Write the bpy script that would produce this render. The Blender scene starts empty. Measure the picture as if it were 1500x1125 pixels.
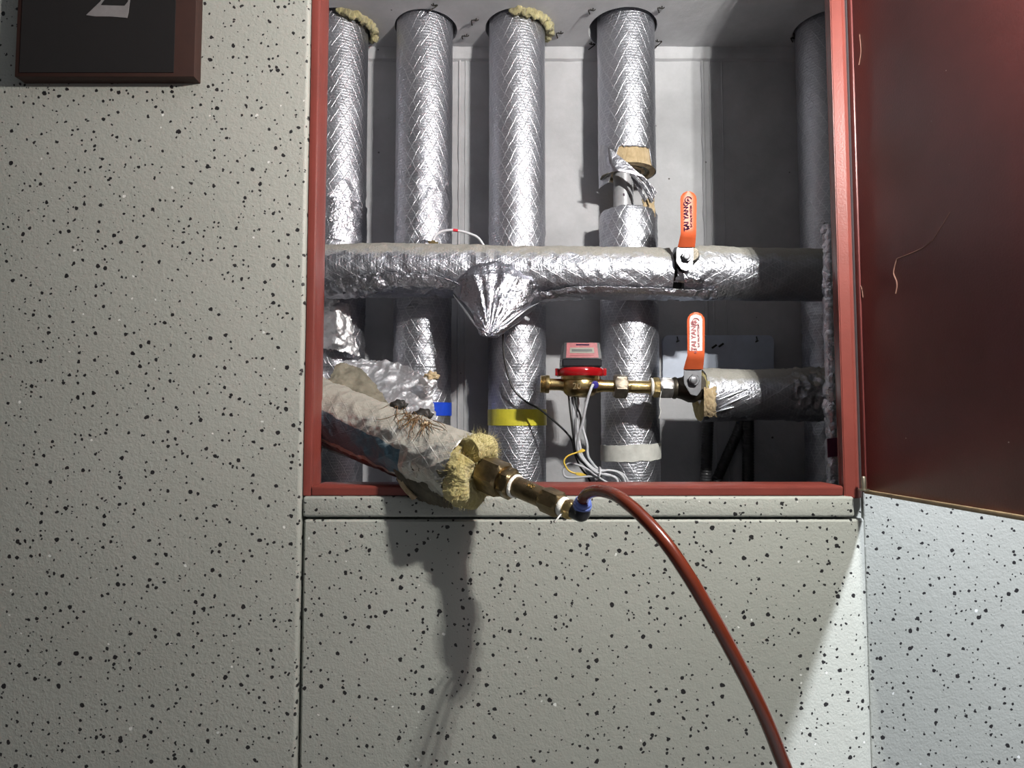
import bpy, bmesh, math, random
from mathutils import Vector, Matrix, Euler, noise
random.seed(7)
PI = math.pi
S = bpy.context.scene
COL = S.collection
CZ = 1.5                      # camera height
PITCH = math.radians(3.17)
F = 920.0

# ------------------------------------------------------------------ camera, world, lights, exposure
cam_d = bpy.data.cameras.new('camera'); cam = bpy.data.objects.new('camera', cam_d); COL.objects.link(cam)
cam.location = (0, 0, CZ); cam.rotation_euler = (PI / 2 + PITCH, 0, 0)
cam_d.sensor_width = 36; cam_d.lens = F / 1500 * 36; cam_d.clip_start = 0.02
S.camera = cam
w = bpy.data.worlds.new('world'); S.world = w; w.use_nodes = True
w.node_tree.nodes['Background'].inputs[0].default_value = (0.62, 0.64, 0.70, 1)
w.node_tree.nodes['Background'].inputs[1].default_value = 0.03

def lamp(name, loc, power, col, rad):
    d = bpy.data.lights.new(name, 'POINT'); d.energy = power; d.color = col; d.shadow_soft_size = rad
    o = bpy.data.objects.new(name, d); o.location = loc; COL.objects.link(o); return o
for i, (dx, dz) in enumerate(((-0.035, 0.02), (0.0, 0.0), (0.035, -0.02))):
    lamp('work_light', (0.712 + dx, 0.40, CZ + 0.88 + dz), 43, (1.0, 0.985, 0.93), 0.009)
lamp('corridor_light', (1.35, 0.04, CZ + 1.10), 400, (0.86, 0.90, 1.0), 0.05)
S.view_settings.view_transform = 'Standard'; S.view_settings.look = 'None'
S.view_settings.exposure = 0.0; S.view_settings.gamma = 1.0; S.view_settings.use_curve_mapping = False

# ------------------------------------------------------------------ placing: a pixel of the photograph at a distance Y from the camera plane
def P(px, py, Y):
    x = (px - 750) / F; u = (562.5 - py) / F
    c, s = math.cos(PITCH), math.sin(PITCH)
    dy = c - u * s; dz = s + u * c
    k = Y / dy
    return Vector((x * k, Y, CZ + dz * k))

# ------------------------------------------------------------------ materials
def new_mat(name):
    m = bpy.data.materials.new(name); m.use_nodes = True
    nt = m.node_tree; b = nt.nodes['Principled BSDF']
    return m, nt, b
def N(nt, t, **kw):
    n = nt.nodes.new(t)
    for k, v in kw.items():
        if k.startswith('i_'):
            n.inputs[k[2:].replace('_', ' ')].default_value = v
        else: setattr(n, k, v)
    return n
def L(nt, a, b): nt.links.new(a, b)
def math_(nt, op, a, b=None, c=None, clamp=False):
    n = nt.nodes.new('ShaderNodeMath'); n.operation = op; n.use_clamp = clamp
    for i, v in enumerate((a, b, c)):
        if v is None: continue
        if isinstance(v, (int, float)): n.inputs[i].default_value = v
        else: L(nt, v, n.inputs[i])
    return n.outputs[0]
def ramp(nt, fac, stops, interp='LINEAR'):
    n = nt.nodes.new('ShaderNodeValToRGB'); n.color_ramp.interpolation = interp
    e = n.color_ramp.elements
    while len(e) < len(stops): e.new(0.5)
    for i, (p, c) in enumerate(stops):
        e[i].position = p; e[i].color = (*c, 1) if len(c) == 3 else c
    L(nt, fac, n.inputs[0]); return n.outputs[0]
def mixc(nt, fac, a, b, mode='MIX'):
    n = nt.nodes.new('ShaderNodeMix'); n.data_type = 'RGBA'; n.blend_type = mode
    if isinstance(fac, (int, float)): n.inputs[0].default_value = fac
    else: L(nt, fac, n.inputs[0])
    for i, v in ((6, a), (7, b)):
        if isinstance(v, (tuple, list)): n.inputs[i].default_value = (*v, 1) if len(v) == 3 else v
        else: L(nt, v, n.inputs[i])
    return n.outputs[2]
def coords(nt, kind='Object'): return nt.nodes.new('ShaderNodeTexCoord').outputs[kind]
def noise_t(nt, vec, scale, detail=3, rough=0.5, dist=0.0):
    n = N(nt, 'ShaderNodeTexNoise'); n.inputs['Scale'].default_value = scale; n.inputs['Detail'].default_value = detail
    n.inputs['Roughness'].default_value = rough; n.inputs['Distortion'].default_value = dist
    L(nt, vec, n.inputs['Vector']); return n.outputs
def vor(nt, vec, scale, feature='F1'):
    n = N(nt, 'ShaderNodeTexVoronoi'); n.feature = feature; n.inputs['Scale'].default_value = scale
    L(nt, vec, n.inputs['Vector']); return n.outputs
def bump(nt, b, h, strength, dist):
    n = N(nt, 'ShaderNodeBump'); n.inputs['Strength'].default_value = strength; n.inputs['Distance'].default_value = dist
    L(nt, h, n.inputs['Height']); L(nt, n.outputs[0], b.inputs['Normal']); return n

def plain(name, col, rough=0.5, metal=0.0, nscale=40, var=0.12, bs=0.15, bd=0.001, **kw):
    m, nt, b = new_mat(name)
    t = coords(nt)
    n1 = noise_t(nt, t, nscale, 4, 0.6)
    dark = tuple(c * (1 - var) for c in col); lite = tuple(min(1, c * (1 + var)) for c in col)
    c = ramp(nt, n1[0], [(0.3, dark), (0.7, lite)])
    L(nt, c, b.inputs['Base Color'])
    b.inputs['Roughness'].default_value = rough; b.inputs['Metallic'].default_value = metal
    if bs: bump(nt, b, noise_t(nt, t, nscale * 4, 3)[0], bs, bd)
    for k, v in kw.items(): b.inputs[k.replace('_', ' ')].default_value = v
    return m

def speckled():
    m, nt, b = new_mat('speckled_coating')
    t = coords(nt)
    wob = noise_t(nt, t, 140, 2)[1]
    va = N(nt, 'ShaderNodeVectorMath', operation='MULTIPLY_ADD')
    L(nt, wob, va.inputs[0]); va.inputs[1].default_value = (0.006,) * 3; L(nt, t, va.inputs[2])
    def specks(scale, size, keep, seed):
        mp = N(nt, 'ShaderNodeMapping'); mp.inputs['Location'].default_value = (seed, seed * 2.3, seed * 0.7)
        L(nt, va.outputs[0], mp.inputs[0])
        v = vor(nt, mp.outputs[0], scale)
        sep = N(nt, 'ShaderNodeSeparateColor'); L(nt, v['Color'], sep.inputs[0])
        r = math_(nt, 'SUBTRACT', sep.outputs[0], keep)          # >0 keeps
        r = math_(nt, 'MULTIPLY', r, size)
        return math_(nt, 'GREATER_THAN', r, v['Distance'])
    a = specks(66, 0.40, 0.24, 0.0)
    c2 = specks(100, 0.42, 0.34, 3.1)
    blk = math_(nt, 'MAXIMUM', a, c2)
    wht = specks(42, 0.50, 0.74, 8.7)
    big = noise_t(nt, t, 2.5, 3)[0]
    base = ramp(nt, big, [(0.3, (0.31, 0.32, 0.285)), (0.7, (0.35, 0.36, 0.325))])
    c = mixc(nt, wht, base, (0.66, 0.67, 0.64))
    c = mixc(nt, blk, c, (0.012, 0.011, 0.012))
    L(nt, c, b.inputs['Base Color']); b.inputs['Roughness'].default_value = 0.52
    n = noise_t(nt, t, 230, 3, 0.55)[0]
    n2 = noise_t(nt, t, 90, 2)[0]
    h = math_(nt, 'ADD', n, n2)
    bump(nt, b, h, 0.45, 0.0022)
    return m

def concrete(name='concrete', base=(0.49, 0.49, 0.51)):
    m, nt, b = new_mat(name)
    t = coords(nt)
    a = noise_t(nt, t, 4, 6, 0.65)[0]
    c = ramp(nt, a, [(0.3, tuple(x * 0.72 for x in base)), (0.72, tuple(x * 1.12 for x in base))])
    st = noise_t(nt, t, 22, 5, 0.7)[0]
    c = mixc(nt, math_(nt, 'MULTIPLY', st, 0.38), c, tuple(x * 0.6 for x in base))
    v = vor(nt, t, 26)
    sep = N(nt, 'ShaderNodeSeparateColor'); L(nt, v['Color'], sep.inputs[0])
    r = math_(nt, 'MULTIPLY', math_(nt, 'SUBTRACT', sep.outputs[0], 0.72), 0.33)
    pit = math_(nt, 'GREATER_THAN', r, v['Distance'])
    c = mixc(nt, pit, c, (0.10, 0.095, 0.09))
    # a few ochre drips
    v2 = vor(nt, t, 7)
    sep2 = N(nt, 'ShaderNodeSeparateColor'); L(nt, v2['Color'], sep2.inputs[0])
    r2 = math_(nt, 'MULTIPLY', math_(nt, 'SUBTRACT', sep2.outputs[1], 0.72), 0.22)
    c = mixc(nt, math_(nt, 'GREATER_THAN', r2, v2['Distance']), c, (0.42, 0.31, 0.12))
    L(nt, c, b.inputs['Base Color']); b.inputs['Roughness'].default_value = 0.85
    h = math_(nt, 'SUBTRACT', noise_t(nt, t, 60, 6, 0.7)[0], math_(nt, 'MULTIPLY', pit, 0.6))
    bump(nt, b, h, 0.35, 0.003)
    return m

def foil(name, crease=0.6, scrim=1.0, dust=0.0, rough=0.44, base=(0.52, 0.53, 0.585), band=None, tri=0.026, horiz=0.0085, fb_=0.5, dlo=0.30, dn_=0.7, vmax=9):
    m, nt, b = new_mat(name)
    uv = coords(nt, 'UV'); ob = coords(nt)
    sep = N(nt, 'ShaderNodeSeparateXYZ'); L(nt, uv, sep.inputs[0])
    U, V = sep.outputs[0], sep.outputs[1]
    wn = noise_t(nt, uv, 18, 2)[0]
    wv = math_(nt, 'MULTIPLY', math_(nt, 'SUBTRACT', wn, 0.5), 0.012)
    def fam(a, bb, s, wid):
        x = math_(nt, 'ADD', math_(nt, 'MULTIPLY', U, a / s), math_(nt, 'MULTIPLY', V, bb / s))
        x = math_(nt, 'ADD', x, math_(nt, 'DIVIDE', wv, s))
        f = math_(nt, 'FRACT', x); d = math_(nt, 'ABSOLUTE', math_(nt, 'SUBTRACT', f, 0.5))
        # ridge near 0.5
        return math_(nt, 'SUBTRACT', 1.0, math_(nt, 'MULTIPLY', math_(nt, 'SUBTRACT', 0.5, d), 1.0 / wid), clamp=True)
    h3 = fam(0, 1, horiz, 0.18)
    d1 = fam(0.87, 0.5, tri * 0.87, 0.058); d2 = fam(0.87, -0.5, tri * 0.87, 0.058)
    ln = math_(nt, 'MAXIMUM', d1, d2)
    lines = math_(nt, 'MAXIMUM', ln, math_(nt, 'MULTIPLY', h3, 0.55))
    n1 = noise_t(nt, ob, 30, 8, 0.68, 0.5)[0]
    v = vor(nt, ob, 110, 'DISTANCE_TO_EDGE')['Distance']
    v2 = vor(nt, ob, 260)['Distance']
    cr = math_(nt, 'ADD', math_(nt, 'MULTIPLY', n1, 1.3), math_(nt, 'MULTIPLY', v, 0.8))
    cr = math_(nt, 'ADD', cr, math_(nt, 'MULTIPLY', v2, 0.22))
    h = math_(nt, 'ADD', math_(nt, 'MULTIPLY', lines, 0.30 * scrim), math_(nt, 'MULTIPLY', cr, crease))
    bump(nt, b, h, fb_, 0.0035)
    col = ramp(nt, noise_t(nt, ob, 9, 4)[0], [(0.25, tuple(x * 0.88 for x in base)), (0.75, base)])
    col = mixc(nt, math_(nt, 'MULTIPLY', lines, 0.35 * scrim), col, (0.95, 0.95, 0.96))
    metal = 1.0
    rgh = math_(nt, 'ADD', rough - 0.07, math_(nt, 'MULTIPLY', noise_t(nt, ob, 14, 3)[0], 0.16))
    if band:                                        # printed or taped colour bands running along the wrap (over U)
        edge = math_(nt, 'ADD', U, math_(nt, 'MULTIPLY', math_(nt, 'SUBTRACT', noise_t(nt, ob, 12, 4)[0], 0.5), 0.03))
        for (u0, u1, cc, k) in band:
            inside = math_(nt, 'MULTIPLY', math_(nt, 'GREATER_THAN', edge, u0), math_(nt, 'LESS_THAN', edge, u1))
            inside = math_(nt, 'MULTIPLY', inside, math_(nt, 'LESS_THAN', V, vmax))
            col = mixc(nt, math_(nt, 'MULTIPLY', inside, k), col, cc)
    if dust > 0:
        g = N(nt, 'ShaderNodeNewGeometry'); sx = N(nt, 'ShaderNodeSeparateXYZ'); L(nt, g.outputs['Normal'], sx.inputs[0])
        dn = math_(nt, 'ADD', sx.outputs[2], math_(nt, 'MULTIPLY', math_(nt, 'SUBTRACT', noise_t(nt, ob, 30, 5, 0.7)[0], 0.5), dn_))
        mr = N(nt, 'ShaderNodeMapRange'); mr.inputs['From Min'].default_value = dlo; mr.inputs['From Max'].default_value = dlo + 0.32
        L(nt, dn, mr.inputs[0]); df = math_(nt, 'MULTIPLY', mr.outputs[0], dust)
        col = mixc(nt, df, col, (0.30, 0.285, 0.24))
        metal = math_(nt, 'SUBTRACT', 1.0, df)
        rgh = math_(nt, 'ADD', rgh, math_(nt, 'MULTIPLY', df, 0.5))
        L(nt, metal, b.inputs['Metallic'])
    else: b.inputs['Metallic'].default_value = 1.0
    L(nt, col, b.inputs['Base Color']); L(nt, rgh, b.inputs['Roughness'])
    return m

def wool(name, c0, c1):
    m, nt, b = new_mat(name)
    t = coords(nt)
    mp = N(nt, 'ShaderNodeMapping'); mp.inputs['Scale'].default_value = (1, 1, 0.35); L(nt, t, mp.inputs[0])
    a = noise_t(nt, mp.outputs[0], 90, 8, 0.75, 1.2)[0]
    big = noise_t(nt, t, 25, 3)[0]
    c = ramp(nt, math_(nt, 'ADD', math_(nt, 'MULTIPLY', a, 0.6), math_(nt, 'MULTIPLY', big, 0.4)), [(0.36, c0), (0.6, c1)])
    L(nt, c, b.inputs['Base Color']); b.inputs['Roughness'].default_value = 0.95
    b.inputs['Sheen Weight'].default_value = 0.3
    bump(nt, b, noise_t(nt, mp.outputs[0], 200, 8, 0.8, 1.5)[0], 0.9, 0.004)
    return m

def red_paint(name='red_oxide_paint', col=(0.30, 0.075, 0.058), rough=0.34):
    m, nt, b = new_mat(name)
    t = coords(nt)
    n = noise_t(nt, t, 6, 5, 0.7)[0]
    c = ramp(nt, n, [(0.3, tuple(x * 0.8 for x in col)), (0.75, tuple(x * 1.15 for x in col))])
    v = vor(nt, t, 60); sep = N(nt, 'ShaderNodeSeparateColor'); L(nt, v['Color'], sep.inputs[0])
    r = math_(nt, 'MULTIPLY', math_(nt, 'SUBTRACT', sep.outputs[0], 0.86), 0.5)
    c = mixc(nt, math_(nt, 'GREATER_THAN', r, v['Distance']), c, (0.55, 0.42, 0.36))
    L(nt, c, b.inputs['Base Color']); b.inputs['Roughness'].default_value = rough
    bump(nt, b, noise_t(nt, t, 260, 3)[0], 0.18, 0.0012)
    return m

M = {}
M['speck'] = speckled()
M['conc'] = concrete()
M['foil'] = foil('scrim_foil', crease=0.5, scrim=1.25)
M['foil_d'] = foil('dusty_scrim_foil', crease=0.75, scrim=0.8, dust=0.85, rough=0.40, base=(0.47, 0.48, 0.53))
M['foil_c'] = foil('crumpled_foil', crease=1.1, scrim=0.3, rough=0.28, fb_=0.6)
M['foil_old'] = foil('weathered_foil', crease=0.6, scrim=0.9, dust=0.9, rough=0.42, base=(0.62, 0.61, 0.57),
                     band=[(0.088, 0.146, (0.12, 0.25, 0.34), 0.9), (0.158, 0.182, (0.22, 0.05, 0.04), 0.8)], horiz=0.016, dlo=0.26, dn_=0.55, vmax=0.42)
M['foil_b'] = foil('loose_foil_skin', crease=0.7, scrim=0.5, rough=0.52, base=(0.78, 0.78, 0.80), fb_=0.5)
M['foil_f'] = foil('flap_foil', crease=0.8, scrim=0.3, rough=0.34, base=(0.42, 0.42, 0.46), fb_=0.45)
M['under'] = plain('shaded_backing_paper', (0.085, 0.075, 0.05), 0.6, nscale=30, var=0.4, bs=0.5, bd=0.002)  # darker copy of the backing paper, the flap's underside shade put into the colour
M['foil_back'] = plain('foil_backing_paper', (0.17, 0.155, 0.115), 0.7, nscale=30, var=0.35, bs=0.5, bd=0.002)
M['alu'] = plain('aluminium_tape', (0.72, 0.73, 0.76), 0.3, 1.0, nscale=60, bs=0.3)
M['wool'] = wool('glass_wool', (0.33, 0.25, 0.07), (0.66, 0.58, 0.25))
M['wool_old'] = wool('stained_glass_wool', (0.12, 0.10, 0.06), (0.62, 0.56, 0.28))
M['tan'] = wool('tan_wool_felt', (0.36, 0.25, 0.12), (0.60, 0.46, 0.27))
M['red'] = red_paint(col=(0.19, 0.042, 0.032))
M['red_door'] = red_paint('dimmed_door_red', (0.13, 0.030, 0.028), 0.36)  # same paint as the frame, dimness of grazing light put into the colour
M['brass'] = plain('yellow_brass', (0.56, 0.42, 0.19), 0.30, 1.0, nscale=70, var=0.25, bs=0.35, bd=0.001)
M['brass_d'] = plain('tarnished_brass', (0.25, 0.19, 0.105), 0.36, 1.0, nscale=50, var=0.35, bs=0.4, bd=0.0012)
M['nut'] = plain('dull_nickel_nut', (0.22, 0.19, 0.15), 0.5, 0.8, nscale=60, var=0.3, bs=0.4)
M['galv'] = plain('galvanised_steel', (0.55, 0.54, 0.53), 0.36, 0.9, nscale=60, var=0.25, bs=0.3)
M['zinc'] = plain('bright_zinc_steel', (0.22, 0.225, 0.24), 0.42, 0.85, nscale=60, var=0.1, bs=0.15)
M['valve'] = plain('dark_valve_bronze', (0.075, 0.065, 0.05), 0.42, 0.7, nscale=60, var=0.3, bs=0.5)
M['ptfe'] = plain('white_thread_tape', (0.78, 0.77, 0.72), 0.55, 0.0, nscale=120, var=0.12, bs=0.7, bd=0.002)
M['orange'] = plain('orange_vinyl', (0.66, 0.12, 0.04), 0.45, 0.0, nscale=40, var=0.06, bs=0.1)
M['ink'] = plain('dark_print', (0.05, 0.02, 0.05), 0.9, 0, bs=0, Specular_IOR_Level=0.05)
M['ink_f'] = plain('faded_red_print', (0.42, 0.16, 0.17), 0.9, 0, bs=0, Specular_IOR_Level=0.05)
M['fade'] = plain('worn_white_print', (0.78, 0.62, 0.60), 0.5, 0, nscale=300, var=0.3, bs=0)
M['hose'] = plain('red_brown_polyurethane', (0.12, 0.022, 0.010), 0.22, 0.0, nscale=30, var=0.12, bs=0.05, Coat_Weight=0.5)
M['black'] = plain('black_plastic', (0.012, 0.012, 0.016), 0.28, 0.0, nscale=40, var=0.2, bs=0.1)
M['blue'] = plain('blue_collar_plastic', (0.10, 0.15, 0.42), 0.35, 0, bs=0.05)
M['navy'] = plain('navy_plastic', (0.05, 0.04, 0.28), 0.35, 0, bs=0.05)
M['ring_red'] = plain('clear_red_plastic', (0.34, 0.006, 0.009), 0.14, 0, bs=0.0, Coat_Weight=0.8)
M['label_red'] = plain('red_label', (0.30, 0.055, 0.065), 0.4, 0, nscale=90, var=0.25, bs=0.05)
M['lcd'] = plain('lcd_glass', (0.28, 0.27, 0.23), 0.2, 0, bs=0.0)
M['lcd_bar'] = plain('lcd_digits', (0.06, 0.065, 0.06), 0.3, 0, bs=0)
M['cable_g'] = plain('grey_cable_sheath', (0.50, 0.51, 0.54), 0.4, 0, bs=0.05)
M['cable_w'] = plain('white_tube', (0.66, 0.66, 0.70), 0.35, 0, bs=0.05)
M['cable_b'] = plain('black_cable_sheath', (0.018, 0.018, 0.018), 0.4, 0, bs=0.05)
M['yellow'] = plain('yellow_tie', (0.72, 0.50, 0.07), 0.45, 0, bs=0.1)
M['t_blue'] = plain('blue_tape', (0.015, 0.07, 0.60), 0.35, 0, bs=0.15)
M['t_yel'] = plain('yellow_tape', (0.62, 0.56, 0.05), 0.35, 0, bs=0.15)
M['t_wht'] = plain('white_masking_tape', (0.62, 0.62, 0.58), 0.55, 0, bs=0.25)
M['t_red'] = plain('red_tape', (0.62, 0.03, 0.05), 0.4, 0, bs=0.1)
M['t_maroon'] = plain('maroon_tape', (0.09, 0.015, 0.045), 0.4, 0, bs=0.1)
M['pvc'] = plain('grey_pipe', (0.36, 0.36, 0.38), 0.38, 0.2, bs=0.08)
M['plate'] = plain('pale_blue_board', (0.50, 0.55, 0.66), 0.55, 0, nscale=12, bs=0.1)
M['wire'] = plain('black_wire', (0.02, 0.018, 0.016), 0.6, 0.3, bs=0)
M['twig'] = plain('charred_brown_fibre', (0.13, 0.075, 0.03), 0.8, 0, nscale=60, var=0.5, bs=0)
M['near_black'] = plain('near_black', (0.015, 0.013, 0.011), 0.6, 0, bs=0.3)  # char and small marks; also paints in the shade inside gaps
M['cond'] = plain('black_corrugated_tube', (0.03, 0.03, 0.033), 0.35, 0, bs=0.05)
M['sign_b'] = plain('black_sign_face', (0.006, 0.005, 0.005), 0.7, 0, bs=0.1)
M['sign_r'] = plain('dark_brown_sign_border', (0.028, 0.008, 0.004), 0.7, 0, bs=0.1)
M['sign_g'] = plain('grey_print', (0.20, 0.19, 0.19), 0.6, 0, bs=0)
M['bolt'] = plain('grubby_steel', (0.34, 0.31, 0.24), 0.4, 0.9, bs=0.2)
M['ceil'] = plain('dark_corridor_paint', (0.16, 0.16, 0.165), 0.7, 0, nscale=8, bs=0.1)
M['floor'] = plain('corridor_floor', (0.20, 0.195, 0.185), 0.6, 0, nscale=8, bs=0.1)
M['scratch'] = plain('pale_scratch', (0.20, 0.10, 0.075), 0.7, 0, bs=0)
M['edge_tan'] = plain('lit_tan_edge', (0.26, 0.19, 0.11), 0.55, 0, nscale=30, var=0.4, bs=0.3)  # lit, brownish look of the door's bottom lip put into the colour

# ------------------------------------------------------------------ object helpers
def link(name, me, mat, parent=None, smooth=False):
    o = bpy.data.objects.new(name, me); COL.objects.link(o)
    if mat is not None:
        for mm in (mat if isinstance(mat, (list, tuple)) else [mat]): me.materials.append(mm)
    if smooth:
        me.shade_smooth()
    if parent is not None: o.parent = parent
    return o
def from_bm(name, bm, mat, parent=None, smooth=False):
    me = bpy.data.meshes.new(name); bm.normal_update(); bm.to_mesh(me); bm.free()
    return link(name, me, mat, parent, smooth)
def tag(o, label, cat, group=None, kind=None):
    if label: o['label'] = label
    if cat: o['category'] = cat
    if group: o['group'] = group
    if kind: o['kind'] = kind
    return o
def thing(name, label, cat, loc=(0, 0, 0), group=None, kind=None):
    o = bpy.data.objects.new(name, None); COL.objects.link(o); o.location = loc
    o.empty_display_size = 0.05
    return tag(o, label, cat, group, kind)
def under(o, root):                       # parent keeping world placement (root has only a location)
    o.parent = root; o.location = o.location - root.location; return o
def sharp(o, ang=40):
    me = o.data; me.shade_smooth()
    try: me.set_sharp_from_angle(angle=math.radians(ang))
    except Exception: pass
    return o
def box(name, lo, hi, mat, parent=None, bev=0.0, seg=3):
    bm = bmesh.new()
    bmesh.ops.create_cube(bm, size=1)
    lo = Vector(lo); hi = Vector(hi)
    for v in bm.verts: v.co = Vector((lo[i] + (hi[i] - lo[i]) * (v.co[i] + 0.5) for i in range(3)))
    if bev: bmesh.ops.bevel(bm, geom=bm.edges[:], offset=bev, segments=seg, affect='EDGES', profile=0.5)
    o = from_bm(name, bm, mat, parent)
    if bev: sharp(o)
    return o
def prism(name, pts, y0, y1, mat, parent=None, bev=0.0, seg=2):
    """polygon in x,z (world) extruded over y"""
    bm = bmesh.new()
    a = [bm.verts.new((p[0], y0, p[1])) for p in pts]; f = bm.faces.new(a)
    r = bmesh.ops.extrude_face_region(bm, geom=[f])
    for v in r['geom']:
        if isinstance(v, bmesh.types.BMVert): v.co.y = y1
    bmesh.ops.recalc_face_normals(bm, faces=bm.faces[:])
    if bev: bmesh.ops.bevel(bm, geom=bm.edges[:], offset=bev, segments=seg, affect='EDGES')
    o = from_bm(name, bm, mat, parent)
    if bev: sharp(o)
    return o
def catmull(pts, n):
    """smooth curve through pts (list of Vectors), n samples per span"""
    out = []; m = len(pts)
    for i in range(m - 1):
        p0 = pts[max(i - 1, 0)]; p1 = pts[i]; p2 = pts[i + 1]; p3 = pts[min(i + 2, m - 1)]
        for k in range(n):
            t = k / n
            out.append(0.5 * ((2 * p1) + (p2 - p0) * t + (2 * p0 - 5 * p1 + 4 * p2 - p3) * t * t + (3 * p1 - p0 - 3 * p2 + p3) * t ** 3))
    out.append(pts[-1].copy()); return out
def frames(path):
    T = []
    for i in range(len(path)):
        a = path[max(i - 1, 0)]; b = path[min(i + 1, len(path) - 1)]
        T.append((b - a).normalized())
    ref = Vector((0, 0, 1)) if abs(T[0].z) < 0.9 else Vector((0, -1, 0))
    nrm = (ref - T[0] * ref.dot(T[0])).normalized(); out = []
    for t in T:
        nrm = (nrm - t * nrm.dot(t)).normalized()
        out.append((t, nrm, t.cross(nrm)))
    return out
def tube(name, path, rad, mat, parent=None, seg=48, disp=None, cap=True, thick=0.0, u0=0.0, squash=None, endj=None):
    """sweep; rad number or fn(s01); disp fn(pos, s01, ang)->offset; endj fn(ang, end)->shift along the axis; uv in metres.
    angle 0 = up (or towards the camera for upright pipes)"""
    fr = frames(path); n = len(path)
    lens = [0.0]
    for i in range(1, n): lens.append(lens[-1] + (path[i] - path[i - 1]).length)
    tot = lens[-1] or 1
    vs, fs, uvs = [], [], []
    for i, c in enumerate(path):
        t, a, b = fr[i]; s = lens[i] / tot; r = rad(s) if callable(rad) else rad
        for k in range(seg):
            th = 2 * PI * k / seg
            d = a * math.cos(th) + b * math.sin(th)
            rr = r
            if squash: rr *= squash(s, th)
            p = c + d * rr
            if disp: p = p + d * disp(p, s, th)
            if endj and i == 0: p = p + t * endj(th, 0)
            if endj and i == n - 1: p = p + t * endj(th, 1)
            vs.append(p)
    for i in range(n - 1):
        for k in range(seg):
            k2 = (k + 1) % seg
            fs.append((i * seg + k, i * seg + k2, (i + 1) * seg + k2, (i + 1) * seg + k))
            r = rad(lens[i] / tot) if callable(rad) else rad
            ua, ub = 2 * PI * r * k / seg, 2 * PI * r * (k + 1) / seg
            uvs += [(ua, lens[i]), (ub, lens[i]), (ub, lens[i + 1]), (ua, lens[i + 1])]
    if cap:
        fs.append(tuple(range(seg))[::-1]); uvs += [(0, 0)] * seg
        fs.append(tuple((n - 1) * seg + k for k in range(seg))); uvs += [(0, 0)] * seg
    me = bpy.data.meshes.new(name); me.from_pydata([tuple(v) for v in vs], [], fs)
    ul = me.uv_layers.new(name='UVMap')
    ul.data.foreach_set('uv', [x for p in uvs for x in p])
    bm = bmesh.new(); bm.from_mesh(me); bmesh.ops.recalc_face_normals(bm, faces=bm.faces[:]); bm.to_mesh(me); bm.free()
    o = link(name, me, mat, parent); sharp(o, 55)
    if thick:
        md = o.modifiers.new('thickness', 'SOLIDIFY'); md.thickness = thick; md.offset = -1
    return o
def line(a, b, n): return [a.lerp(b, i / n) for i in range(n + 1)]
def lathe(name, a, b, prof, mat, parent=None, seg=40, hexa=False, twist=0.0):
    """profile [(s metres from a along a->b, r)], revolved; hexa: six sides"""
    t = (b - a).normalized()
    ref = Vector((0, -1, 0)) if abs(t.y) < 0.8 else Vector((0, 0, 1))
    u = (ref - t * ref.dot(t)).normalized(); v = t.cross(u)
    if hexa: seg = 6
    bm = bmesh.new(); rings = []
    for s, r in prof:
        rings.append([bm.verts.new(a + t * s + (u * math.cos(2 * PI * k / seg + twist) + v * math.sin(2 * PI * k / seg + twist)) * max(r, 1e-5)) for k in range(seg)])
    for i in range(len(rings) - 1):
        for k in range(seg):
            bm.faces.new((rings[i][k], rings[i][(k + 1) % seg], rings[i + 1][(k + 1) % seg], rings[i + 1][k]))
    bm.faces.new(rings[0][::-1]); bm.faces.new(rings[-1])
    bmesh.ops.recalc_face_normals(bm, faces=bm.faces[:])
    o = from_bm(name, bm, mat, parent); sharp(o, 35); return o
def hexnut(name, a, b, r, mat, parent=None, ch=0.12, twist=0.3):
    """six-sided nut with turned-down corners: hex prism with both ends cut to the round"""
    L_ = (b - a).length; t = (b - a).normalized()
    ref = Vector((0, -1, 0)) if abs(t.y) < 0.8 else Vector((0, 0, 1))
    u = (ref - t * ref.dot(t)).normalized(); v = t.cross(u)
    seg = 36; bm = bmesh.new(); rings = []
    inr = r * math.cos(PI / 6)
    for s, lim in ((0, inr * 0.97), (L_ * ch, r), (L_ * (1 - ch), r), (L_, inr * 0.97)):
        ring = []
        for k in range(seg):
            th = 2 * PI * k / seg; m_ = (th % (PI / 3)) - PI / 6
            rr = min(inr / math.cos(m_), lim)
            ring.append(bm.verts.new(a + t * s + (u * math.cos(th + twist) + v * math.sin(th + twist)) * rr))
        rings.append(ring)
    for i in range(3):
        for k in range(seg):
            bm.faces.new((rings[i][k], rings[i][(k + 1) % seg], rings[i + 1][(k + 1) % seg], rings[i + 1][k]))
    bm.faces.new(rings[0][::-1]); bm.faces.new(rings[-1])
    bmesh.ops.recalc_face_normals(bm, faces=bm.faces[:])
    o = from_bm(name, bm, mat, parent); sharp(o, 28); return o
def wirepath(name, pts, r, mat, parent=None, seg=10, n=8, cap=True):
    return tube(name, catmull(pts, n), r, mat, parent, seg=seg, cap=cap)
def crk(p, f=28.0, amp=0.004):
    """creased-foil relief"""
    q = p * f
    a = abs(noise.noise(q)) + 0.5 * abs(noise.noise(q * 2.1 + Vector((3, 1, 7)))) + 0.25 * abs(noise.noise(q * 4.7))
    return (0.45 - a) * amp
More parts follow.
